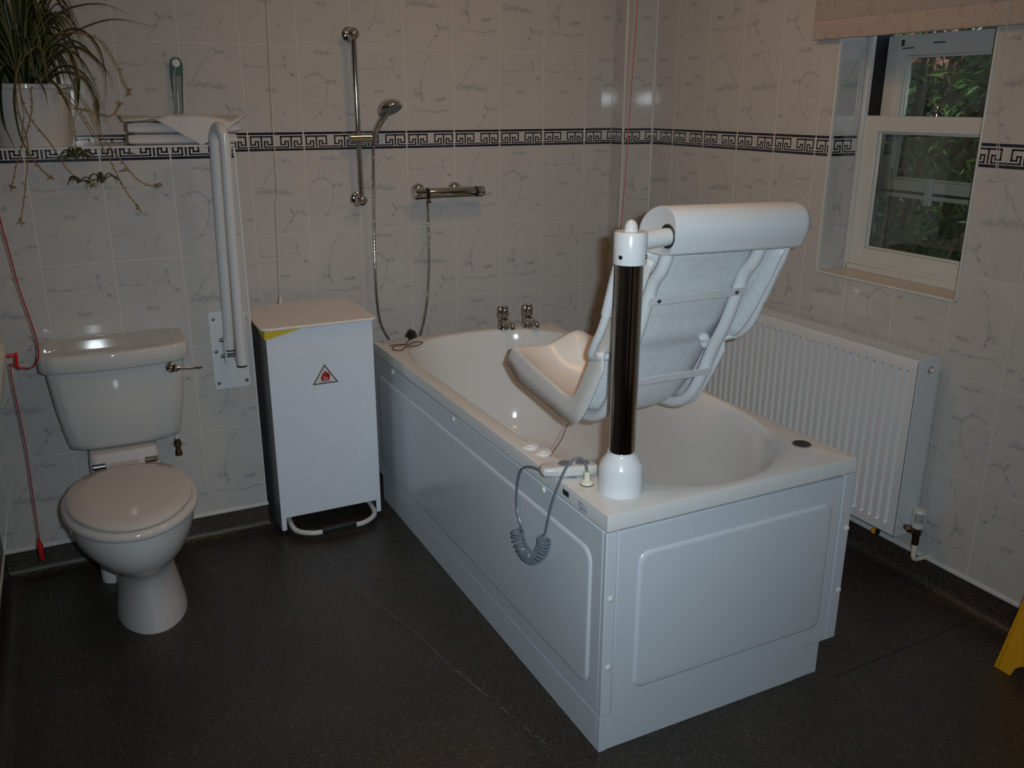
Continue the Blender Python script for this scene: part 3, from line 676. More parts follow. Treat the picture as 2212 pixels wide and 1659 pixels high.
for i in range(turns*14+1):
    f = i/(turns*14)*(len(cen)-1); k = int(min(f, len(cen)-2)); c = cen[k].lerp(cen[k+1], f-k); t = (cen[k+1]-cen[k]).normalized()
    a = t.cross(V(1, 0, 0)).normalized(); b = V(1, 0, 0); th = 2*pi*i/14; coil.append(c+a*.0150*math.cos(th)+b*.0150*math.sin(th))
p2 = crom([coil[-1], (-.022, .250, .498), (-.022, .240, .53), (-.020, .224, .585), (-.016, .206, .635), (-.004, .19, .69), (.012, .183, .715), (.030, .178, .722), (.044, .173, .708), (.049, .172, .683)], 8)
mb.tube(p1+coil[1:-1]+p2, .0032, 8); mb.build('coiled_cord', 'cord', hc)
# ------------------------------------------------------------------ pull cords
mb = MB(); mb.tube(crom([(.67, .95, CEIL-.001), (.668, .95, 1.93), (.655, .95, 1.55), (.640, .95, 1.20), (.600, .95, .80), (.50, .90, .62), (.37, .80, .56), (.20, .565, .600), (.052, .365, .6535)], 10), .0014, 7)
tag(mb.build('pull_cord', 'red'), 'red emergency pull cord hanging from the ceiling into the bath', 'cord')
wc = thing('light_pull_cord', 'thin white pull cord hanging down just above the waste bin lid', 'cord', (-.30, 1.70, CEIL))
mb = MB(); mb.tube(crom([(-.300, 1.70, CEIL-.001), (-.306, 1.70, 1.90), (-.318, 1.70, 1.50), (-.321, 1.70, 1.235), (-.329, 1.70, 1.20), (-.336, 1.70, 1.0), (-.342, 1.70, .862)], 6), .0013, 6); mb.build('cord', 'whitecord', wc)
mb = MB(); mb.lathe([(0, 0), (.0065, 0), (.006, .008), (.0025, .018), (.0015, .026), (0, .026)], (-.3425, 1.70, .838), seg=14); mb.build('toggle', 'whitecord', wc)
rc = thing('emergency_cord', 'red emergency cord looping past the basin and down beside the toilet', 'cord', (-1.17, 1.3, CEIL))
mb = MB(); mb.tube(crom([(-1.19, 1.30, CEIL-.001), (-1.185, 1.30, 1.7), (-1.168, 1.30, 1.26), (-1.160, 1.30, 1.16), (-1.150, 1.30, 1.04), (-1.136, 1.30, .95), (-1.128, 1.295, .885), (-1.130, 1.29, .838), (-1.145, 1.29, .812), (-1.163, 1.29, .808), (-1.185, 1.28, .818), (-1.203, 1.27, .832)], 8), .0018, 8)
mb.tube(crom([(-1.203, 1.27, .832), (-1.206, 1.285, .78), (-1.204, 1.30, .66), (-1.203, 1.30, .545), (-1.208, 1.30, .38), (-1.211, 1.30, .262)], 6), .0016, 8); mb.build('cord', 'red', rc)
mb = MB(); mb.lathe([(0, 0), (.004, .002), (.0075, .006), (.008, .055), (.0045, .062), (.003, .078), (0, .08)], (-1.212, 1.30, .190), seg=12); mb.build('toggle', 'redtoggle', rc)
mb = MB(); mb.tube([V(-1.183, 1.268, .862), V(-1.186, 1.268, .822), V(-1.176, 1.27, .814)], .0042, 10); mb.build('cord_clip', 'redtoggle', rc)
mb = MB(); mb.tube([V(-1.21, 1.13, .893), V(-1.178, 1.13, .890)], .004, 10); mb.build('cord_clip', 'redtoggle', rc)
# ------------------------------------------------------------------ basin at the left edge
bs = thing('wash_basin', 'cream wall-hung wash basin cut off at the left edge of the photo', 'basin', (XL, 1.1, .85))
mb = MB(); rings = []
for z, w_, l_ in ((.66, .035, .07), (.69, .075, .12), (.74, .105, .16), (.80, .128, .19), (.86, .140, .205), (.905, .150, .212), (.93, .150, .212), (.942, .142, .206)):
    rings.append([V(XL+.001+w_*max(0, math.sin(t))**.6, 1.07-l_*.72*math.cos(t), z) for t in [pi*k/24 for k in range(25)]])
for z, w_, l_ in ((.942, .118, .18), (.92, .105, .17), (.86, .08, .14), (.82, .04, .07)):
    rings.append([V(XL+.012+w_*max(0, math.sin(t))**.6, 1.07-l_*.72*math.cos(t), z) for t in [pi*k/24 for k in range(25)]])
mb.loft(rings); mb.build('bowl', 'basin', bs, smooth=50)
mb = MB(); mb.lathe([(0, 0), (.02, 0), (.017, .03), (.02, .06), (0, .065)], (XL+.03, 1.0, .942), seg=18); mb.tube([V(XL+.03, 1.0, .98), V(XL+.09, 1.03, .985), V(XL+.10, 1.035, .97)], .009, 10); mb.build('tap', 'chrome', bs)

# ------------------------------------------------------------------ toilet
TX = -.945
wcn = thing('toilet', 'white close-coupled toilet with its lid closed', 'toilet', (TX, 1.2, 0))
def egg(w_, y0, y1, z, n=48, fr=.56, dx=0):
    """plan outline of a seat: round front at y0, squarer back at y1"""
    ym = y0+(y1-y0)*fr; out = []
    for k in range(n):
        t = 2*pi*k/n; c, s = math.cos(t), math.sin(t)
        e = 1.0 if s < 0 else .78
        x = dx+w_*abs(c)**e*(1 if c > 0 else -1); y = ym+(ym-y0)*s if s < 0 else ym+(y1-ym)*s**.9
        out.append(V(TX+x, y, z))
    return out
mb = MB()
mb.loft([egg(.178, .862, 1.40, .404), egg(.179, .861, 1.40, .392), egg(.176, .864, 1.40, .362), egg(.168, .874, 1.42, .328), egg(.152, .895, 1.44, .292, dx=.003), egg(.128, .930, 1.45, .260, dx=.006), egg(.102, .970, 1.45, .236, dx=.010), egg(.084, 1.008, 1.45, .216, dx=.014), egg(.078, 1.030, 1.44, .196, dx=.016), egg(.078, 1.042, 1.44, .175, dx=.018), egg(.083, 1.050, 1.40, .14, dx=.019), egg(.091, 1.050, 1.38, .09, dx=.020), egg(.100, 1.046, 1.37, .04, dx=.021), egg(.105, 1.041, 1.37, .008, dx=.021), egg(.105, 1.041, 1.37, 0, dx=.021)])
mb.build('pan', 'ceramic', wcn, smooth=60)
mb = MB(); rings = []
for z, w_, y0, y1 in ((.30, .080, 1.36, 1.56), (.37, .100, 1.345, 1.585), (.43, .104, 1.375, 1.60), (.462, .102, 1.395, 1.605), (.470, .098, 1.40, 1.60)):
    rings.append([V(TX+.005+x, y, z) for x, y in rrect(-w_, w_, y0, y1, .03)])
mb.loft(rings); mb.build('pan_shelf', 'ceramic', wcn, smooth=50)
mb = MB(); mb.tube(crom([(-1.018, 1.46, .0), (-1.018, 1.46, .10), (-1.012, 1.45, .15), (-.98, 1.40, .20)], 6), .043, 22); mb.build('soil_pipe', 'rail', wcn)
mb = MB(); mb.loft([egg(.184, .852, 1.345, .407), egg(.188, .847, 1.35, .412), egg(.188, .847, 1.35, .424), egg(.182, .853, 1.345, .431), egg(.172, .863, 1.335, .432)]); mb.build('seat', 'seatplastic', wcn, smooth=50)
mb = MB(); mb.loft([egg(.168, .868, 1.33, .4325), egg(.173, .862, 1.335, .437), egg(.173, .862, 1.335, .444), egg(.165, .872, 1.325, .4505), egg(.13, .92, 1.28, .4545), egg(.06, 1.03, 1.18, .457)])
mb.box((TX-.045, 1.31, .436), (TX+.045, 1.362, .449)); mb.build('lid', 'seatplastic', wcn, smooth=50)
for x in (-.072, .082):
    mb = MB(); mb.tube([V(TX+x-.02, 1.362, .443), V(TX+x+.02, 1.362, .443)], .0095, 14); mb.box((TX+x-.014, 1.345, .406), (TX+x+.014, 1.385, .437)); mb.build('hinge', 'chrome' if x > 0 else 'screw', wcn, bevel=.002)
def crect(cx, hw, y0, y1, z, bow, r=.03):
    out = []
    for x, y in rrect(-hw, hw, y0, y1, r, 5):
        if y < y0+.04: y -= bow*(1-(x/hw)**2)
        out.append(V(cx+x, y, z))
    return out
def crect2(cx, hw, y0, y1, z, bow, r=.03):
    """rounded rectangle with a finely divided bowed front"""
    n = 20; pts = []
    for k in range(n+1):
        x = -hw+r*.9+(2*hw-1.8*r)*k/n; pts.append(V(cx+x, y0-bow*(1-(x/hw)**2), z))
    for k in range(1, 6): a = -pi/2+pi/2*k/6; pts.append(V(cx+hw-r+r*math.cos(a), y0+r+r*math.sin(a)-bow*.12*(1-k/6), z))
    pts.append(V(cx+hw, y0+r, z)); pts.append(V(cx+hw, y1, z)); pts.append(V(cx-hw, y1, z)); pts.append(V(cx-hw, y0+r, z))
    for k in range(1, 6): a = pi+pi/2*k/6; pts.append(V(cx-hw+r+r*math.cos(a), y0+r+r*math.sin(a)-bow*.12*(k/6), z))
    return pts
CX = -.925
mb = MB(); mb.loft([crect2(CX, .150, 1.455, 1.600, .474, .012, .03), crect2(CX, .166, 1.448, 1.606, .480, .014, .03), crect2(CX, .172, 1.440, 1.608, .50, .018, .03), crect2(CX, .190, 1.420, 1.608, .62, .024, .03), crect2(CX, .203, 1.412, 1.608, .752, .028, .03)]); cis = mb.build('cistern', 'ceramic', wcn, smooth=50)
mb = MB(); mb.loft([crect2(CX, .214, 1.402, 1.612, .750, .034, .035), crect2(CX, .219, 1.397, 1.6135, .756, .036, .035), crect2(CX, .219, 1.396, 1.6135, .798, .036, .035), crect2(CX, .217, 1.399, 1.612, .804, .036, .035), crect2(CX, .211, 1.405, 1.610, .807, .036, .034), crect2(CX, .196, 1.42, 1.600, .807, .034, .034), crect2(CX, .190, 1.43, 1.595, .804, .032, .034), crect2(CX, .150, 1.475, 1.57, .8035, .015, .03)]); mb.build('cistern_lid', 'ceramic', wcn, smooth=50)
mb = MB(); lv = crom([(-.757, 1.375, .730), (-.74, 1.372, .7295), (-.715, 1.372, .7275), (-.676, 1.374, .724)], 6)
mb.lathe([(0, 0), (.013, 0), (.017, .008), (.017, .016), (.011, .023), (0, .025)], (-.768, 1.404, .731), (0, -1, 0), 24)
mb.tube(lv, .006, 12, rr=[.013-.0095*min(1, i/7) for i in range(len(lv))]); mb.build('flush_lever', 'chrome', cis)
mb = MB(); mb.tube([V(-.762, 1.56, .475), V(-.763, 1.56, .425)], .0085, 14); sp = mb.build('supply_pipe', 'rail', wcn)
mb = MB(); mb.lathe([(0, 0), (.015, 0), (.015, .01), (.009, .012), (0, .012)], (-.762, 1.56, .463), seg=6); mb.build('pipe_nut', 'brass', sp)
mb = MB(); mb.lathe([(0, 0), (.012, 0), (.012, .015), (.009, .018), (.009, .032), (.013, .036), (.013, .05), (.009, .053), (.009, .062), (0, .062)], (-.763, 1.56, .365), seg=12); mb.tube([V(-.763, 1.56, .395), V(-.763, 1.612, .395)], .008, 10); mb.build('valve', 'brass', sp)
# ------------------------------------------------------------------ drop-down grab rail
gr = thing('grab_rail', 'white drop-down grab rail folded upright against the tiled ledge', 'grab rail', (-.545, 1.61, .70))
mb = MB(); mb.loft([[V(x, YX-.0005-d, z) for x, z in rrect(-.612, -.489, .566, .848, .010)] for d in (0, .004)])
mb.box((-.575, 1.545, .675), (-.571, YX-.004, .765)); mb.box((-.541, 1.545, .675), (-.537, YX-.004, .765)); pt = mb.build('wall_plate', 'paint', gr, bevel=.001)
for x, z in ((-.596, .823), (-.500, .815), (-.597, .706), (-.598, .590), (-.502, .590)):
    mb = MB(); disc(mb, (x, YX-.0045, z), (0, -1, 0), .0062, .003, 14, dome=.001); mb.build('screw', 'screw', pt)
for z in (.757, .700):
    mb = MB(); mb.tube([V(-.588, 1.565, z), V(-.533, 1.565, z)], .0065, 12); mb.build('hinge_bolt', 'screw', pt)
mb = MB(); xg = -.5585
arc = [(xg+.013+.020*(1-math.cos(a))/2*1.0, 1.4925+.0465*math.cos(a)*1.0, 1.420+.046*math.sin(a)) for a in [pi*k/12 for k in range(13)]]
arc = [(xg+.014+.018*(k/12), y, z) for k, (x, y, z) in enumerate(arc)]
path = [(xg, 1.555, .725), (xg+.007, 1.548, 1.1)]+[(x, y, z) for x, y, z in arc]+[(-.5335, 1.443, 1.1), (-.5395, 1.437, .697)]
gp = [V(*path[0]), V(*path[0]).lerp(V(*path[1]), .5)]+[V(*p) for p in path[1:]]
mb.tube(crom([tuple(p) for p in gp], 4), .0168, 20); rl = mb.build('rail_tube', 'rail', gr)
for p in (path[0], path[-1]):
    mb = MB(); mb.lathe([(0, 0), (.0165, 0), (.0165, .006), (0, .006)], (p[0], p[1], p[2]-.005), seg=20); mb.build('end_cap', 'black', rl)
# ------------------------------------------------------------------ pedal bin
pb = thing('pedal_bin', 'tall white metal pedal waste bin with a flame warning sticker', 'bin', (-.25, 1.68, 0))
X0, X1, Y0, Y1, ZB = -.443, -.060, 1.500, 1.845, .788
mb = MB()
mb.box((X0, Y0, .072), (X1, Y0+.003, ZB)); mb.box((X0, Y0, .022), (X0+.018, Y0+.003, .072)); mb.box((X1-.018, Y0, .022), (X1, Y0+.003, .072))
mb.box((X0, Y1-.003, .022), (X1, Y1, ZB)); mb.build('front_panel', 'bin', pb, bevel=.001)
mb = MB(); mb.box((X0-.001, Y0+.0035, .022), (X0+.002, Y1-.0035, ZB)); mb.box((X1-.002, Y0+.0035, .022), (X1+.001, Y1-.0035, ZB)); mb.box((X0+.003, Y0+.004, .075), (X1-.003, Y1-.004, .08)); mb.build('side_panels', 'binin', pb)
mb = MB(); mb.loft([[V(x, y, z) for x, y in rrect(-.462, -.045, 1.478, 1.868, .028)] for z in (.7905, .800)]); mb.build('lid', 'binlid', pb, bevel=.003)
for x, y in ((X0+.009, Y0+.014), (X1-.009, Y0+.014), (X0+.009, Y1-.014), (X1-.009, Y1-.014)):
    mb = MB(); mb.lathe([(0, 0), (.010, 0), (.010, .023), (0, .023)], (x, y, 0), seg=14); mb.build('rubber_foot', 'black', pb)
ped = crom([(-.405, 1.60, .055), (-.408, 1.50, .040), (-.395, 1.455, .032), (-.35, 1.425, .028), (-.30, 1.420, .027), (-.20, 1.420, .027), (-.15, 1.425, .028), (-.105, 1.455, .032), (-.092, 1.50, .040), (-.095, 1.60, .055)], 6)
mb = MB(); mb.tube(ped, .0095, 12); pd = mb.build('pedal', 'cream', pb); pd.data.materials.clear(); pd.data.materials.append(M['handset'])
mb = MB(); mb.box((-.315, 1.408, .020), (-.185, 1.432, .040)); mb.build('pedal_grip', 'black', pd, bevel=.003)
mb = MB()
mb.loft([[V(X0-.0025, Y0-.0015, .789), V(X0+.135, Y0-.0015, .789), V(X0+.02, Y0-.0035, .7625), V(X0-.0025, Y0-.0035, .757)], [V(X0-.0045, Y0-.0035, .789), V(X0+.135, Y0-.003, .789), V(X0+.02, Y0-.0055, .7615), V(X0-.0045, Y0-.0055, .756)]])
mb.loft([[V(X0-.0025, Y0-.003, .789), V(X0-.0025, Y0+.13, .789), V(X0-.0025, Y0+.09, .765), V(X0-.0025, Y0-.003, .757)], [V(X0-.0048, Y0-.005, .789), V(X0-.0045, Y0+.13, .789), V(X0-.0055, Y0+.09, .764), V(X0-.0058, Y0-.005, .756)]])
tag(mb.build('bin_bag', 'bag', smooth=0), 'yellow bin bag corner folded out under the bin lid', 'bag')
# warning sticker
sx, sz0, sz1, hw = -.2455, .571, .643, .0465
def yq(z, d): return Y0-.0001-d
mb = MB()
def tri(s, m, d0, d1):
    cz_ = sz0+(sz1-sz0)*.36
    P = [(sx-hw*s, cz_+(sz0-cz_)*s), (sx+hw*s, cz_+(sz0-cz_)*s), (sx, cz_+(sz1-cz_)*s)]
    mb.loft([[V(x, Y0-d0, z) for x, z in P], [V(x, Y0-d1, z) for x, z in P]], m)
tri(1.10, 0, .0001, .0004); tri(1.0, 1, .0004, .0006); tri(.86, 0, .0006, .0008)
fl = [(-16, 0), (-19, 12), (-17, 20), (-13, 24), (-14, 31), (-9, 28), (-8, 36), (-3, 32), (-5, 44), (2, 38), (5, 33), (9, 37), (10, 30), (15, 33), (15, 25), (19, 22), (18, 12), (14, 0)]
q_ = .00092; fz = sz0+.011
P = [(sx+.001+a*q_, fz+b*q_) for a, b in fl]; mb.loft([[V(x, Y0-.0008, z) for x, z in P], [V(x, Y0-.0010, z) for x, z in P]], 2)
for k, (a, b, c, d) in enumerate(((-5, 13, 6, 3), (-7, 4, 3, 8), (6, 4, 3, 8), (0, 3, 3, 7), (-12, 16, 2, 4), (0, 24, 1.6, 5))):
    mb.box((sx+.001+(a)*q_, Y0-.0012, fz+b*q_), (sx+.001+(a+c)*q_, Y0-.0010, fz+(b+d)*q_), 0)
for a, b in ((-20, -12), (-9, -3), (-1, 7), (9, 13), (15, 20)): mb.box((sx+a*.001, Y0-.0010, sz0+.0060), (sx+b*.001, Y0-.0008, sz0+.0080), 1)
mb.build('warning_sticker', ['sticker', 'ink', 'flame'], pb, smooth=0)
# ------------------------------------------------------------------ shower riser, head, hose, mixer
rs = thing('shower_rail', 'chrome shower riser rail with handset and slider on the back wall', 'shower', (.055, YB, 1.48))
RX, RY = .055, 1.930
mb = MB(); mb.tube([V(RX, RY, 1.175), V(RX, RY, 1.785)], .0108, 20); mb.build('riser_pole', 'chrome', rs)
for z in (1.787, 1.170):
    mb = MB(); mb.lathe([(0, -.024), (.010, -.022), (.018, -.016), (.0235, -.006), (.0245, 0), (.0235, .006), (.018, .016), (.010, .022), (0, .024)], (RX, RY, z), (0, 0, 1), 24)
    mb.tube([V(RX, RY, z), V(RX, YB-.004, z)], .012, 16); mb.lathe([(0, 0), (.030, 0), (.029, .006), (.020, .012), (0, .012)], (RX, YB-.0005, z), (0, -1, 0), 28); mb.build('wall_bracket', 'chrome', rs)
mb = MB(); mb.tube([V(.015, RY-.004, 1.408), V(.020, RY-.004, 1.408), V(.075, RY-.006, 1.409), V(.120, RY-.012, 1.409), V(.126, RY-.012, 1.409)], .019, 20, rr=[.011, .018, .019, .018, .011]); mb.build('slider', 'chrome', rs)
hp = crom([(.110, 1.912, 1.385), (.114, 1.905, 1.42), (.124, 1.885, 1.455), (.140, 1.860, 1.49), (.150, 1.850, 1.515)], 6)
mb = MB(); mb.tube(hp, .012, 16, rr=[.009+.006*i/len(hp) for i in range(len(hp))])
hd = mb.build('handset_handle', 'chrome', rs)
dn = V(.22, -.42, -.88).normalized(); hc_ = V(.158, 1.845, 1.520)
mb = MB(); mb.lathe([(0, -.032), (.018, -.030), (.034, -.022), (.046, -.008), (.050, .004), (.0485, .010), (.044, .012)], hc_, dn, 32); mb.lathe([(0, .0118), (.045, .0118), (.045, .0125), (0, .0125)], hc_, dn, 32, 1); mb.build('shower_head', ['chrome', 'grey'], hd)
ht = crom([(.109, 1.912, 1.388), (.106, 1.915, 1.30), (.102, 1.925, 1.10), (.098, 1.93, .90), (.100, 1.93, .76), (.112, 1.93, .66), (.145, 1.92, .585), (.175, 1.90, .545), (.215, 1.89, .535), (.255, 1.90, .56), (.290, 1.92, .62), (.318, 1.93, .72), (.332, 1.93, .86), (.336, 1.93, 1.02), (.335, 1.93, 1.158)], 60)
mb = MB(); mb.tube(ht, .006, 10, rr=[.0062 if i % 4 < 2 else .0050 for i in range(len(ht))]); mb.build('hose', 'chrome', rs)
mx = thing('shower_mixer', 'horizontal chrome thermostatic shower mixer bar on the back wall', 'mixer', (.42, YB, 1.185))
MY, MZ = 1.915, 1.186
mb = MB(); mb.lathe([(0, .0), (.0205, 0), (.0215, .003), (.0215, .205), (0, .205)], (.335, MY, MZ), (1, 0, 0), 32)
mb.tube([V(.335, MY, MZ-.018), V(.335, MY, MZ-.034)], .0085, 12); mb.build('bar_body', 'chrome', mx)
for x0, x1 in ((.272, .325), (.548, .582)):
    n = 24; mb = MB(); rings = []
    for f, r in ((0, .016), (.08, .0215), (.9, .0225), (1, .0205)): rings.append([V(x0+(x1-x0)*(f if x0 > .4 else 1-f), MY+r*(1+.04*math.cos(k*pi))*math.cos(2*pi*k/n), MZ+r*(1+.04*math.cos(k*pi))*math.sin(2*pi*k/n)) for k in range(n)])
    rings = rings[::-1]; mb.loft(rings); mb.build('control_knob', 'chrome', mx)
for x in (.330, .5435):
    mb = MB(); mb.lathe([(0, 0), (.0222, 0), (.0222, .008), (0, .008)], (x-.004, MY, MZ), (1, 0, 0), 28); mb.build('collar_ring', 'black', mx)
mb = MB(); mb.lathe([(0, 0), (.010, 0), (.010, .008), (0, .008)], (.335, MY, MZ-.038), seg=14); mb.build('hose_washer', 'black', mx)
for x in (.315, .478):
    mb = MB(); mb.lathe([(0, 0), (.030, 0), (.029, .010), (.022, .022), (.012, .026), (.012, .070), (0, .070)], (x, YB-.0005, MZ+.008), (0, -1, 0), 28); mb.build('wall_union', 'chrome', mx)
# ------------------------------------------------------------------ radiator
rd = thing('radiator', 'white double-panel radiator with vertical ribs under the window', 'radiator', (1.34, .9, .47))
RX0, RX1, RY0, RY1, RZ0, RZ1 = 1.291, 1.385, .250, 1.36, .178, .785
mb = MB(); fx = RX0
ys = []; y = RY0+.030; prf = [(RY0+.004, 0), (y, 0)]
while y+.0333 < RY1-.02:
    prf += [(y+.002, 0), (y+.007, .008), (y+.012, .008), (y+.017, 0), (y+.0333, 0)]; y += .0333
prf += [(RY1-.004, 0)]
zz = [(RZ0+.004, 0), (RZ0+.030, 0), (RZ0+.036, 0), (RZ0+.042, 1), (RZ1-.048, 1), (RZ1-.041, 0), (RZ1-.012, 0), (RZ1-.004, -.004)]
rings = [[V(fx+(d*s if s >= 0 else -s*.6), yv, z) for yv, d in prf] for z, s in zz]
mb.loft(rings, 0, close=False)
mb.poly([V(RX0, RY0+.004, RZ0+.004), V(RX0, RY1-.004, RZ0+.004), V(RX0+.012, RY1-.004, RZ0), V(RX0+.012, RY0+.004, RZ0)])
mb.build('front_panel', 'paint', rd, smooth=35, flip=False)
mb = MB(); mb.box((RX1-.012, RY0+.004, RZ0), (RX1, RY1-.004, RZ1-.006)); mb.build('rear_panel', 'paint', rd, bevel=.002)
for a, b in ((RY0, RY0+.003), (RY1-.003, RY1)):
    mb = MB(); mb.box((RX0+.001, a, RZ0), (RX1+.001, b, RZ1)); mb.build('side_cover', 'paint', rd, bevel=.002)
mb = MB(); z = RZ1-.003
mb.box((RX0+.004, RY0+.004, z-.002), (RX0+.018, RY1-.004, z)); mb.box((RX1-.016, RY0+.004, z-.002), (RX1-.002, RY1-.004, z))
y = RY0+.006
while y < RY1-.01:
    mb.box((RX0+.018, y, z-.002), (RX1-.016, y+.004, z)); y += .010
for k in range(1, 6): xx = RX0+.018+.0098*k; mb.box((xx, RY0+.004, z-.0022), (xx+.002, RY1-.004, z-.0004))
for yy in (.62, 1.0): mb.box((RX0+.018, yy-.01, z-.002), (RX1-.016, yy+.01, z+.0006))
mb.build('top_grille', 'paint', rd)
mb = MB(); mb.box((RX0+.03, RY0+.02, RZ0+.02), (RX1-.03, RY1-.02, RZ1-.03)); mb.build('convector', 'grey', rd)
mb = MB(); mb.lathe([(0, 0), (.0135, 0), (.0135, .0015), (.011, .003), (0, .003)], (1.345, RY0, .748), (0, -1, 0), 8); vp = mb.build('vent_plug', 'chrome', rd)
mb = MB(); mb.lathe([(0, 0), (.006, 0), (.006, .010), (.004, .011), (0, .011)], (1.345, RY0-.003, .748), (0, -1, 0), 12); mb.build('vent_key', 'cream', vp)
mb = MB(); mb.tube([V(1.338, RY0, .208), V(1.338, .215, .208)], .0085, 12); mb.lathe([(0, -.008), (.013, -.008), (.013, .006), (0, .006)], (1.338, .232, .208), (0, 1, 0), 6)
mb.lathe([(0, 0), (.011, 0), (.011, .03), (.014, .035), (.016, .055), (.010, .06), (0, .06)], (1.338, .203, .165), seg=14); vb = mb.build('valve_body', 'brass', rd)
mb = MB(); mb.lathe([(0, 0), (.016, 0), (.0195, .004), (.0195, .018), (.0185, .019), (.021, .021), (.021, .060), (.018, .066), (0, .068)], (1.338, .203, .224), seg=26); vh = mb.build('valve_head', 'frame', vb)
mb = MB()
for k in range(-4, 5):
    a = math.atan2(CAM.y-.203, CAM.x-1.338)+k*.16
    c = V(1.338+.0211*math.cos(a), .203+.0211*math.sin(a), 0)
    for z in (.250, .258, .266, .274): mb.box((-.0009, -.0009, z), (.0009, .0009, z+.005), 0, Matrix.Rotation(a, 3, 'Z'), c)
mb.build('grip_slots', 'dark', vb)
mb = MB(); mb.lathe([(0, .045), (.010, .045), (.008, .0), (.0, 0)], (1.338, .203, .120), seg=14); mb.tube(crom([(1.338, .203, .125), (1.345, .203, .11), (1.37, .203, .104), (1.411, .203, .104)], 5), .0075, 12); mb.build('tail_pipe', 'cream', rd)
mb = MB(); mb.box((1.288, .322, .158), (1.305, .338, .172), 0); mb.box((1.288, .312, .160), (1.30, .3215, .1765), 1); mb.build('bracket_clip', ['yellow', 'black'], rd)
for yy in (.45, 1.15):
    mb = MB(); mb.box((RX1, yy-.02, .22), (XR-.0005, yy+.02, .75)); mb.build('wall_hook', 'paint', rd)
# ------------------------------------------------------------------ caution sign
sg = thing('caution_sign', 'yellow plastic floor sign cut off at the right edge of the photo', 'sign', (1.23, -.40, 0))
ya, yb_ = -.205, -.505
pol = [(ya, 0), (ya-.050, 0), (ya-.058, .028), (ya-.075, .045), (ya-.15, .050), (ya-.225, .045), (ya-.242, .028), (ya-.25, 0), (yb_, 0), (yb_+.07, .58), (yb_+.09, .60), (ya-.09, .60), (ya-.07, .58)]
def sg_panel(x, lean):
    R = lambda y, z, d: V(x+lean*z+d, y, z*math.cos(math.atan(abs(lean))))
    mb = MB(); mb.loft([[R(y, z, 0) for y, z in pol], [R(y, z, .008) for y, z in pol]])
    for a, b in (((ya-.012, .01), (ya-.062, .52)), ((yb_+.012, .01), (yb_+.062, .52))):
        mb.tube([R(a[0], a[1], -.001), R(b[0], b[1], -.001)], .003, 6)
    return mb
sg_panel(1.205, .12).build('front_panel', 'yellow', sg, bevel=.002)
sg_panel(1.375, -.12).build('back_panel', 'yellow', sg, bevel=.002)
# ------------------------------------------------------------------ towels on the ledge
def towel(name, x0, x1, y0, y1, z0, z1, lab, seed, folds=2):
    mb = MB(); rings = []; n = 26
    for i in range(n+1):
        f = i/n; x = x0+(x1-x0)*f; e = min(f, 1-f)*n; sc_ = 1 if e > 2 else .80+.1*e
        ring = []; zc = (z0+z1)/2; hh = (z1-z0)/2*sc_; yc = (y0+y1)/2; hy = (y1-y0)/2
        for k in range(36):
            t = 2*pi*k/36; c, s = math.cos(t), math.sin(t)
            yy = yc+hy*abs(c)**.28*(1 if c > 0 else -1); z = zc+hh*abs(s)**.6*(1 if s > 0 else -1)
            w_ = 1-.0*abs(c)
            z_ = z+(.0020*mnoise.noise(V(x*22, yy*22, seed)) if s > -.2 else 0); yy += .004*mnoise.noise(V(x*14, z*60, seed+4))
            if abs(s) < .25 and c < 0: yy += .004
            ring.append(V(x, yy, max(z_, z0)))
        rings.append(ring)
    mb.loft(rings); return tag(mb.build(name, 'towel', smooth=60), lab, 'towel', 'folded white towels on the tiled ledge')
towel('folded_towel', -.792, -.455, 1.635, 1.80, ZL, 1.443, 'folded white towel at the bottom of the pile on the ledge', 1)
towel('folded_towel', -.790, -.440, 1.633, 1.80, 1.4435, 1.480, 'second folded white towel, lying between the bottom towel and the loose cloth', 9)
mb = MB(); NX, NYY = 40, 30; grid = []
for i in range(NX+1):
    row = []
    for j in range(NYY+1):
        u, v = i/NX, j/NYY           # v: 0 = back, 1 = front edge / hanging corner
        x = -.805+.385*u
        zt = 1.4855+.007*mnoise.noise(V(u*4, v*4, 3))+.010*math.exp(-((u-.45)/.2)**2)*math.exp(-((v-.45)/.3)**2)+.004*math.sin(u*9+v*5)+.003
        front = .60+.75*max(0, 1-abs(u-.60)/.36)
        s = v*front                   # distance travelled from the back
        if s < .62: y = 1.79-.165*s/.62; z = zt
        else: d = (s-.62)*.105; y = 1.6225-.002*math.sin(u*12)-.002; z = zt-.004-d
        if s < .62: z -= max(0, (s/.62-.9)*10)**2*.003
        z += .008*max(0, (u-.9)*8)*.6 if s < .62 else 0
        row.append(V(x, y-.003, z))
    grid.append(row)
mb.loft(grid, 0, close=False)
o = mb.build('draped_cloth', 'towel', smooth=60, flip=False); so = o.modifiers.new('thick', 'SOLIDIFY'); so.thickness = .004; so.offset = 1
tag(o, 'loose white cloth on top of the towels, its corner hanging in front', 'towel', None)
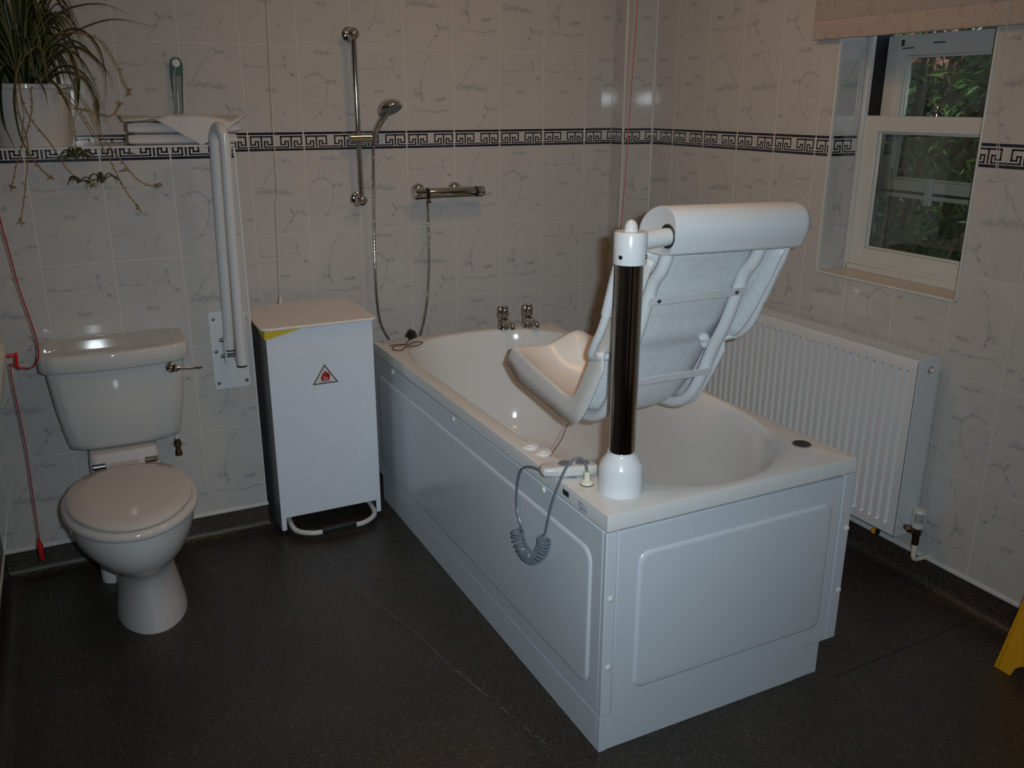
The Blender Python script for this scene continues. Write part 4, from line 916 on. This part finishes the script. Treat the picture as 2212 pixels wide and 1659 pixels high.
# ------------------------------------------------------------------ bath thermometer
th_ = thing('bath_thermometer', 'green bath thermometer hanging by a string behind the towels', 'thermometer', (-.59, YB-.015, 1.6))
def thp(a, b, d): return V(-.589+a+(.006-.018*(b/.2))*-.6, YB-.006-d, 1.50+b)
mb = MB()
L1 = [(-.016, 0), (-.019, .08), (-.022, .15), (-.021, .17), (-.015, .186), (0, .193), (.015, .186), (.021, .17), (.022, .15), (.019, .08), (.016, 0)]
mb.loft([[thp(a, b, 0) for a, b in L1], [thp(a, b, .010) for a, b in L1]]); bd = mb.build('frame', 'green', th_, bevel=.002)
mb = MB(); mb.lathe([(.0, 0), (.013, 0), (.013, .0005), (0, .0005)], thp(0, .172, .0102), (0, -1, 0), 24); mb.build('eyelet', 'trim', bd)
mb = MB(); P = [(-.012, .0), (-.014, .13), (.014, .13), (.012, .0)]; mb.loft([[thp(a, b, .0102) for a, b in P], [thp(a, b, .0112) for a, b in P]]); mb.build('scale_plate', 'scale', bd)
mb = MB(); mb.tube([thp(0, -.0, .014), thp(0, .125, .014)], .0035, 10); mb.build('tube', 'glasstube', bd)
mb = MB(); mb.tube(crom([thp(.001, .205, .004), thp(.0, .18, .013), thp(-.004, .155, .016), thp(-.010, .12, .017), thp(-.015, .06, .016), thp(-.017, .0, .014)], 6), .0009, 5); mb.build('string', 'whitecord', th_)
# ------------------------------------------------------------------ spider plant
spl = thing('spider_plant', 'spider plant in a glossy white pot with long runners trailing off the ledge', 'plant', (-1.06, 1.765, ZL))
PX, PY = -1.062, 1.760
mb = MB(); mb.lathe([(0, 0), (.108, 0), (.111, .006), (.126, .168), (.132, .172), (.132, .184), (.126, .186), (.121, .180), (.118, .160), (0, .160)], (PX, PY, ZL), seg=56); mb.build('pot', 'ceramic', spl)
mb = MB(); mb.lathe([(0, 0), (.117, 0), (.1, .006), (0, .01)], (PX, PY, ZL+.1605), seg=30); mb.build('soil', 'soil', spl)
def leaf(mb, pts, w_):
    P = crom(pts, 6); n = len(P)
    for i in range(n): pass
    prev = None
    for i, p in enumerate(P):
        t = (P[min(i+1, n-1)]-P[max(i-1, 0)]).normalized(); s = t.cross(V(0, 0, 1))
        if s.length < .2: s = prev_s if prev else V(1, 0, 0)
        s.normalize(); nn = s.cross(t).normalized(); f = i/(n-1); ww = w_*(.55+.9*math.sin(pi*min(f*1.1+.12, 1))**.8)*(1-f**5)
        row = [mb.vert(p-s*ww+nn*ww*.5), mb.vert(p-s*ww*.62+nn*ww*.28), mb.vert(p), mb.vert(p+s*ww*.62+nn*ww*.28), mb.vert(p+s*ww+nn*ww*.5)]
        if prev: 
            for k in range(4): mb.face((prev[k], prev[k+1], row[k+1], row[k]), 1 if k in (0, 3) else 0)
        prev = row; prev_s = s
fol = MB(); rn = random.Random(12)
Z0 = ZL+.165
explicit = [
 [(-1.04, 1.74, Z0), (-1.01, 1.71, 1.72), (-.93, 1.69, 1.80), (-.82, 1.68, 1.828), (-.727, 1.68, 1.797)],
 [(-1.03, 1.74, Z0), (-.99, 1.71, 1.68), (-.90, 1.69, 1.745), (-.78, 1.68, 1.786), (-.655, 1.68, 1.762)],
 [(-1.03, 1.73, Z0), (-.985, 1.69, 1.70), (-.90, 1.67, 1.752), (-.845, 1.66, 1.70), (-.835, 1.66, 1.60), (-.851, 1.655, 1.512)],
 [(-1.03, 1.73, Z0), (-.985, 1.69, 1.66), (-.91, 1.67, 1.70), (-.855, 1.66, 1.665), (-.822, 1.66, 1.62), (-.812, 1.66, 1.575)],
 [(-1.03, 1.72, Z0), (-.98, 1.66, 1.69), (-.935, 1.64, 1.695), (-.915, 1.63, 1.62), (-.925, 1.61, 1.53), (-.950, 1.605, 1.462)],
 [(-1.06, 1.72, Z0), (-1.045, 1.62, 1.67), (-1.07, 1.59, 1.62), (-1.092, 1.58, 1.53), (-1.085, 1.58, 1.41), (-1.034, 1.575, 1.327)],
 [(-1.03, 1.72, Z0), (-.96, 1.66, 1.64), (-.905, 1.65, 1.63), (-.87, 1.65, 1.57), (-.862, 1.64, 1.49)],
 [(-1.02, 1.73, Z0), (-.96, 1.68, 1.625), (-.90, 1.67, 1.61), (-.872, 1.67, 1.55), (-.870, 1.66, 1.50), (-.868, 1.66, 1.455)],
 [(-1.04, 1.72, Z0), (-1.0, 1.64, 1.60), (-.975, 1.62, 1.58), (-.955, 1.61, 1.53), (-.945, 1.605, 1.50)],
 [(-1.05, 1.72, Z0), (-1.03, 1.63, 1.61), (-1.012, 1.62, 1.57), (-1.008, 1.62, 1.53)],
 [(-1.07, 1.72, Z0), (-1.10, 1.63, 1.64), (-1.125, 1.60, 1.58), (-1.13, 1.59, 1.48), (-1.11, 1.585, 1.40)],
 [(-1.08, 1.72, Z0), (-1.13, 1.63, 1.66), (-1.16, 1.60, 1.60), (-1.165, 1.59, 1.50), (-1.14, 1.585, 1.43)],
]
for e in explicit: leaf(fol, e, .0078)
for k in range(150):
    a = rn.uniform(-pi, pi); r0 = rn.uniform(0, .05); ln = rn.uniform(.26, .50); up = rn.uniform(.10, .34); droop = rn.uniform(.02, .26); sp_ = ln*rn.uniform(.30, .62)
    dx, dy = math.cos(a), math.sin(a)*.62
    if dy > 0: dy *= .45
    if dx > .3: sp_ *= .75
    b0 = V(PX+r0*dx, PY+r0*dy, Z0-.003)
    pts = [b0, b0+V(dx*sp_*.25, dy*sp_*.25, up*.65), b0+V(dx*sp_*.58, dy*sp_*.58, up), b0+V(dx*sp_*.85, dy*sp_*.85, up-droop*.35), b0+V(dx*sp_, dy*sp_, up-droop)]
    pts = [V(max(p.x, XL+.01), min(p.y, YB-.02), p.z) for p in pts]
    if min(p.y for p in pts) < YX and pts[-1].z < ZL+.02: continue
    leaf(fol, pts, rn.uniform(.0052, .0078))
fo = fol.build('foliage', ['leaf', 'margin'], spl, smooth=80, flip=False); fo['kind'] = 'stuff'
runners = [
 [(-1.0, 1.72, Z0), (-1.00, 1.60, 1.69), (-1.045, 1.58, 1.672), (-1.079, 1.575, 1.605), (-1.087, 1.57, 1.515), (-1.076, 1.57, 1.422), (-1.10, 1.57, 1.301), (-1.129, 1.57, 1.192)],
 [(-1.06, 1.70, Z0), (-1.075, 1.60, 1.60), (-1.064, 1.575, 1.508), (-1.015, 1.57, 1.421), (-.976, 1.57, 1.338), (-.917, 1.57, 1.294)],
 [(-.99, 1.70, Z0), (-.95, 1.62, 1.565), (-.925, 1.59, 1.521), (-.89, 1.575, 1.447), (-.855, 1.57, 1.363), (-.831, 1.57, 1.291), (-.792, 1.57, 1.217)],
 [(-.98, 1.70, Z0), (-.93, 1.62, 1.58), (-.899, 1.59, 1.528), (-.866, 1.575, 1.432), (-.822, 1.57, 1.362), (-.782, 1.57, 1.304), (-.729, 1.57, 1.28)],
 [(-1.02, 1.73, Z0), (-.96, 1.68, 1.72), (-.906, 1.66, 1.743), (-.837, 1.66, 1.725), (-.799, 1.66, 1.659), (-.78, 1.66, 1.597), (-.770, 1.66, 1.569)],
 [(-1.03, 1.70, Z0), (-1.045, 1.60, 1.58), (-1.049, 1.575, 1.528), (-1.071, 1.57, 1.462), (-1.107, 1.57, 1.383), (-1.138, 1.57, 1.296)],
 [(-.99, 1.70, Z0), (-.955, 1.64, 1.555), (-.936, 1.62, 1.528), (-.886, 1.62, 1.514), (-.835, 1.62, 1.50), (-.801, 1.62, 1.535)],
 [(-1.075, 1.60, 1.50), (-1.087, 1.57, 1.436), (-1.066, 1.57, 1.368), (-1.029, 1.57, 1.319)],
 [(-.985, 1.70, Z0), (-.955, 1.62, 1.55), (-.945, 1.585, 1.47), (-.950, 1.575, 1.40)],
]
for i, r_ in enumerate(runners):
    mb = MB(); P = crom(r_, 7); mb.tube(P, .0015, 6)
    rr2 = random.Random(i)
    for j in range(len(P)//3, len(P)-1, 2):
        d = V(rr2.gauss(0, 1), rr2.gauss(0, .5), rr2.gauss(.2, .8)).normalized()*rr2.uniform(.004, .012); mb.tube([P[j], P[j]+d*.6, P[j]+d], .001, 4, rr=[.0013, .0014, .0003])
    for k in range(5):
        d = V(rr2.gauss(0, 1), rr2.gauss(0, .5), rr2.gauss(0, 1)).normalized()*rr2.uniform(.008, .018); mb.tube([P[-1], P[-1]+d*.5+V(0, 0, .002), P[-1]+d], .0015, 5, rr=[.0018, .0022, .0004])
    mb.build('runner', 'stem', spl)
for (x, y, z), s, n, m_ in (((-.950, 1.575, 1.375), .055, 16, 0), ((-.955, 1.57, 1.302), .045, 8, 0), ((-.886, 1.57, 1.300), .06, 7, 0), ((-.729, 1.57, 1.285), .016, 8, 1), ((-.822, 1.575, 1.335), .016, 5, 1), ((-.792, 1.57, 1.385), .012, 6, 1)):
    mb = MB(); rr3 = random.Random(int(-x*1000)); c = V(x, y, z)
    for k in range(n):
        a = rr3.uniform(-.1, pi+.1) if s > .03 else rr3.uniform(0, 6.28); L2 = s*rr3.uniform(.7, 1.35); dx, dz = math.cos(a), math.sin(a)*.7; dyy = rr3.uniform(-.5, .1)
        leaf(mb, [c, c+V(dx*L2*.4, dyy*L2*.3, dz*L2*.45+L2*.15), c+V(dx*L2*.8, dyy*L2*.6, dz*L2*.4), c+V(dx*L2, dyy*L2*.7, dz*L2*.1-L2*.25)], .0042 if s > .03 else .0024)
    mb.build('plantlet', ['leaf', 'margin'] if not m_ else ['stem', 'stem'], spl, smooth=80, flip=False)
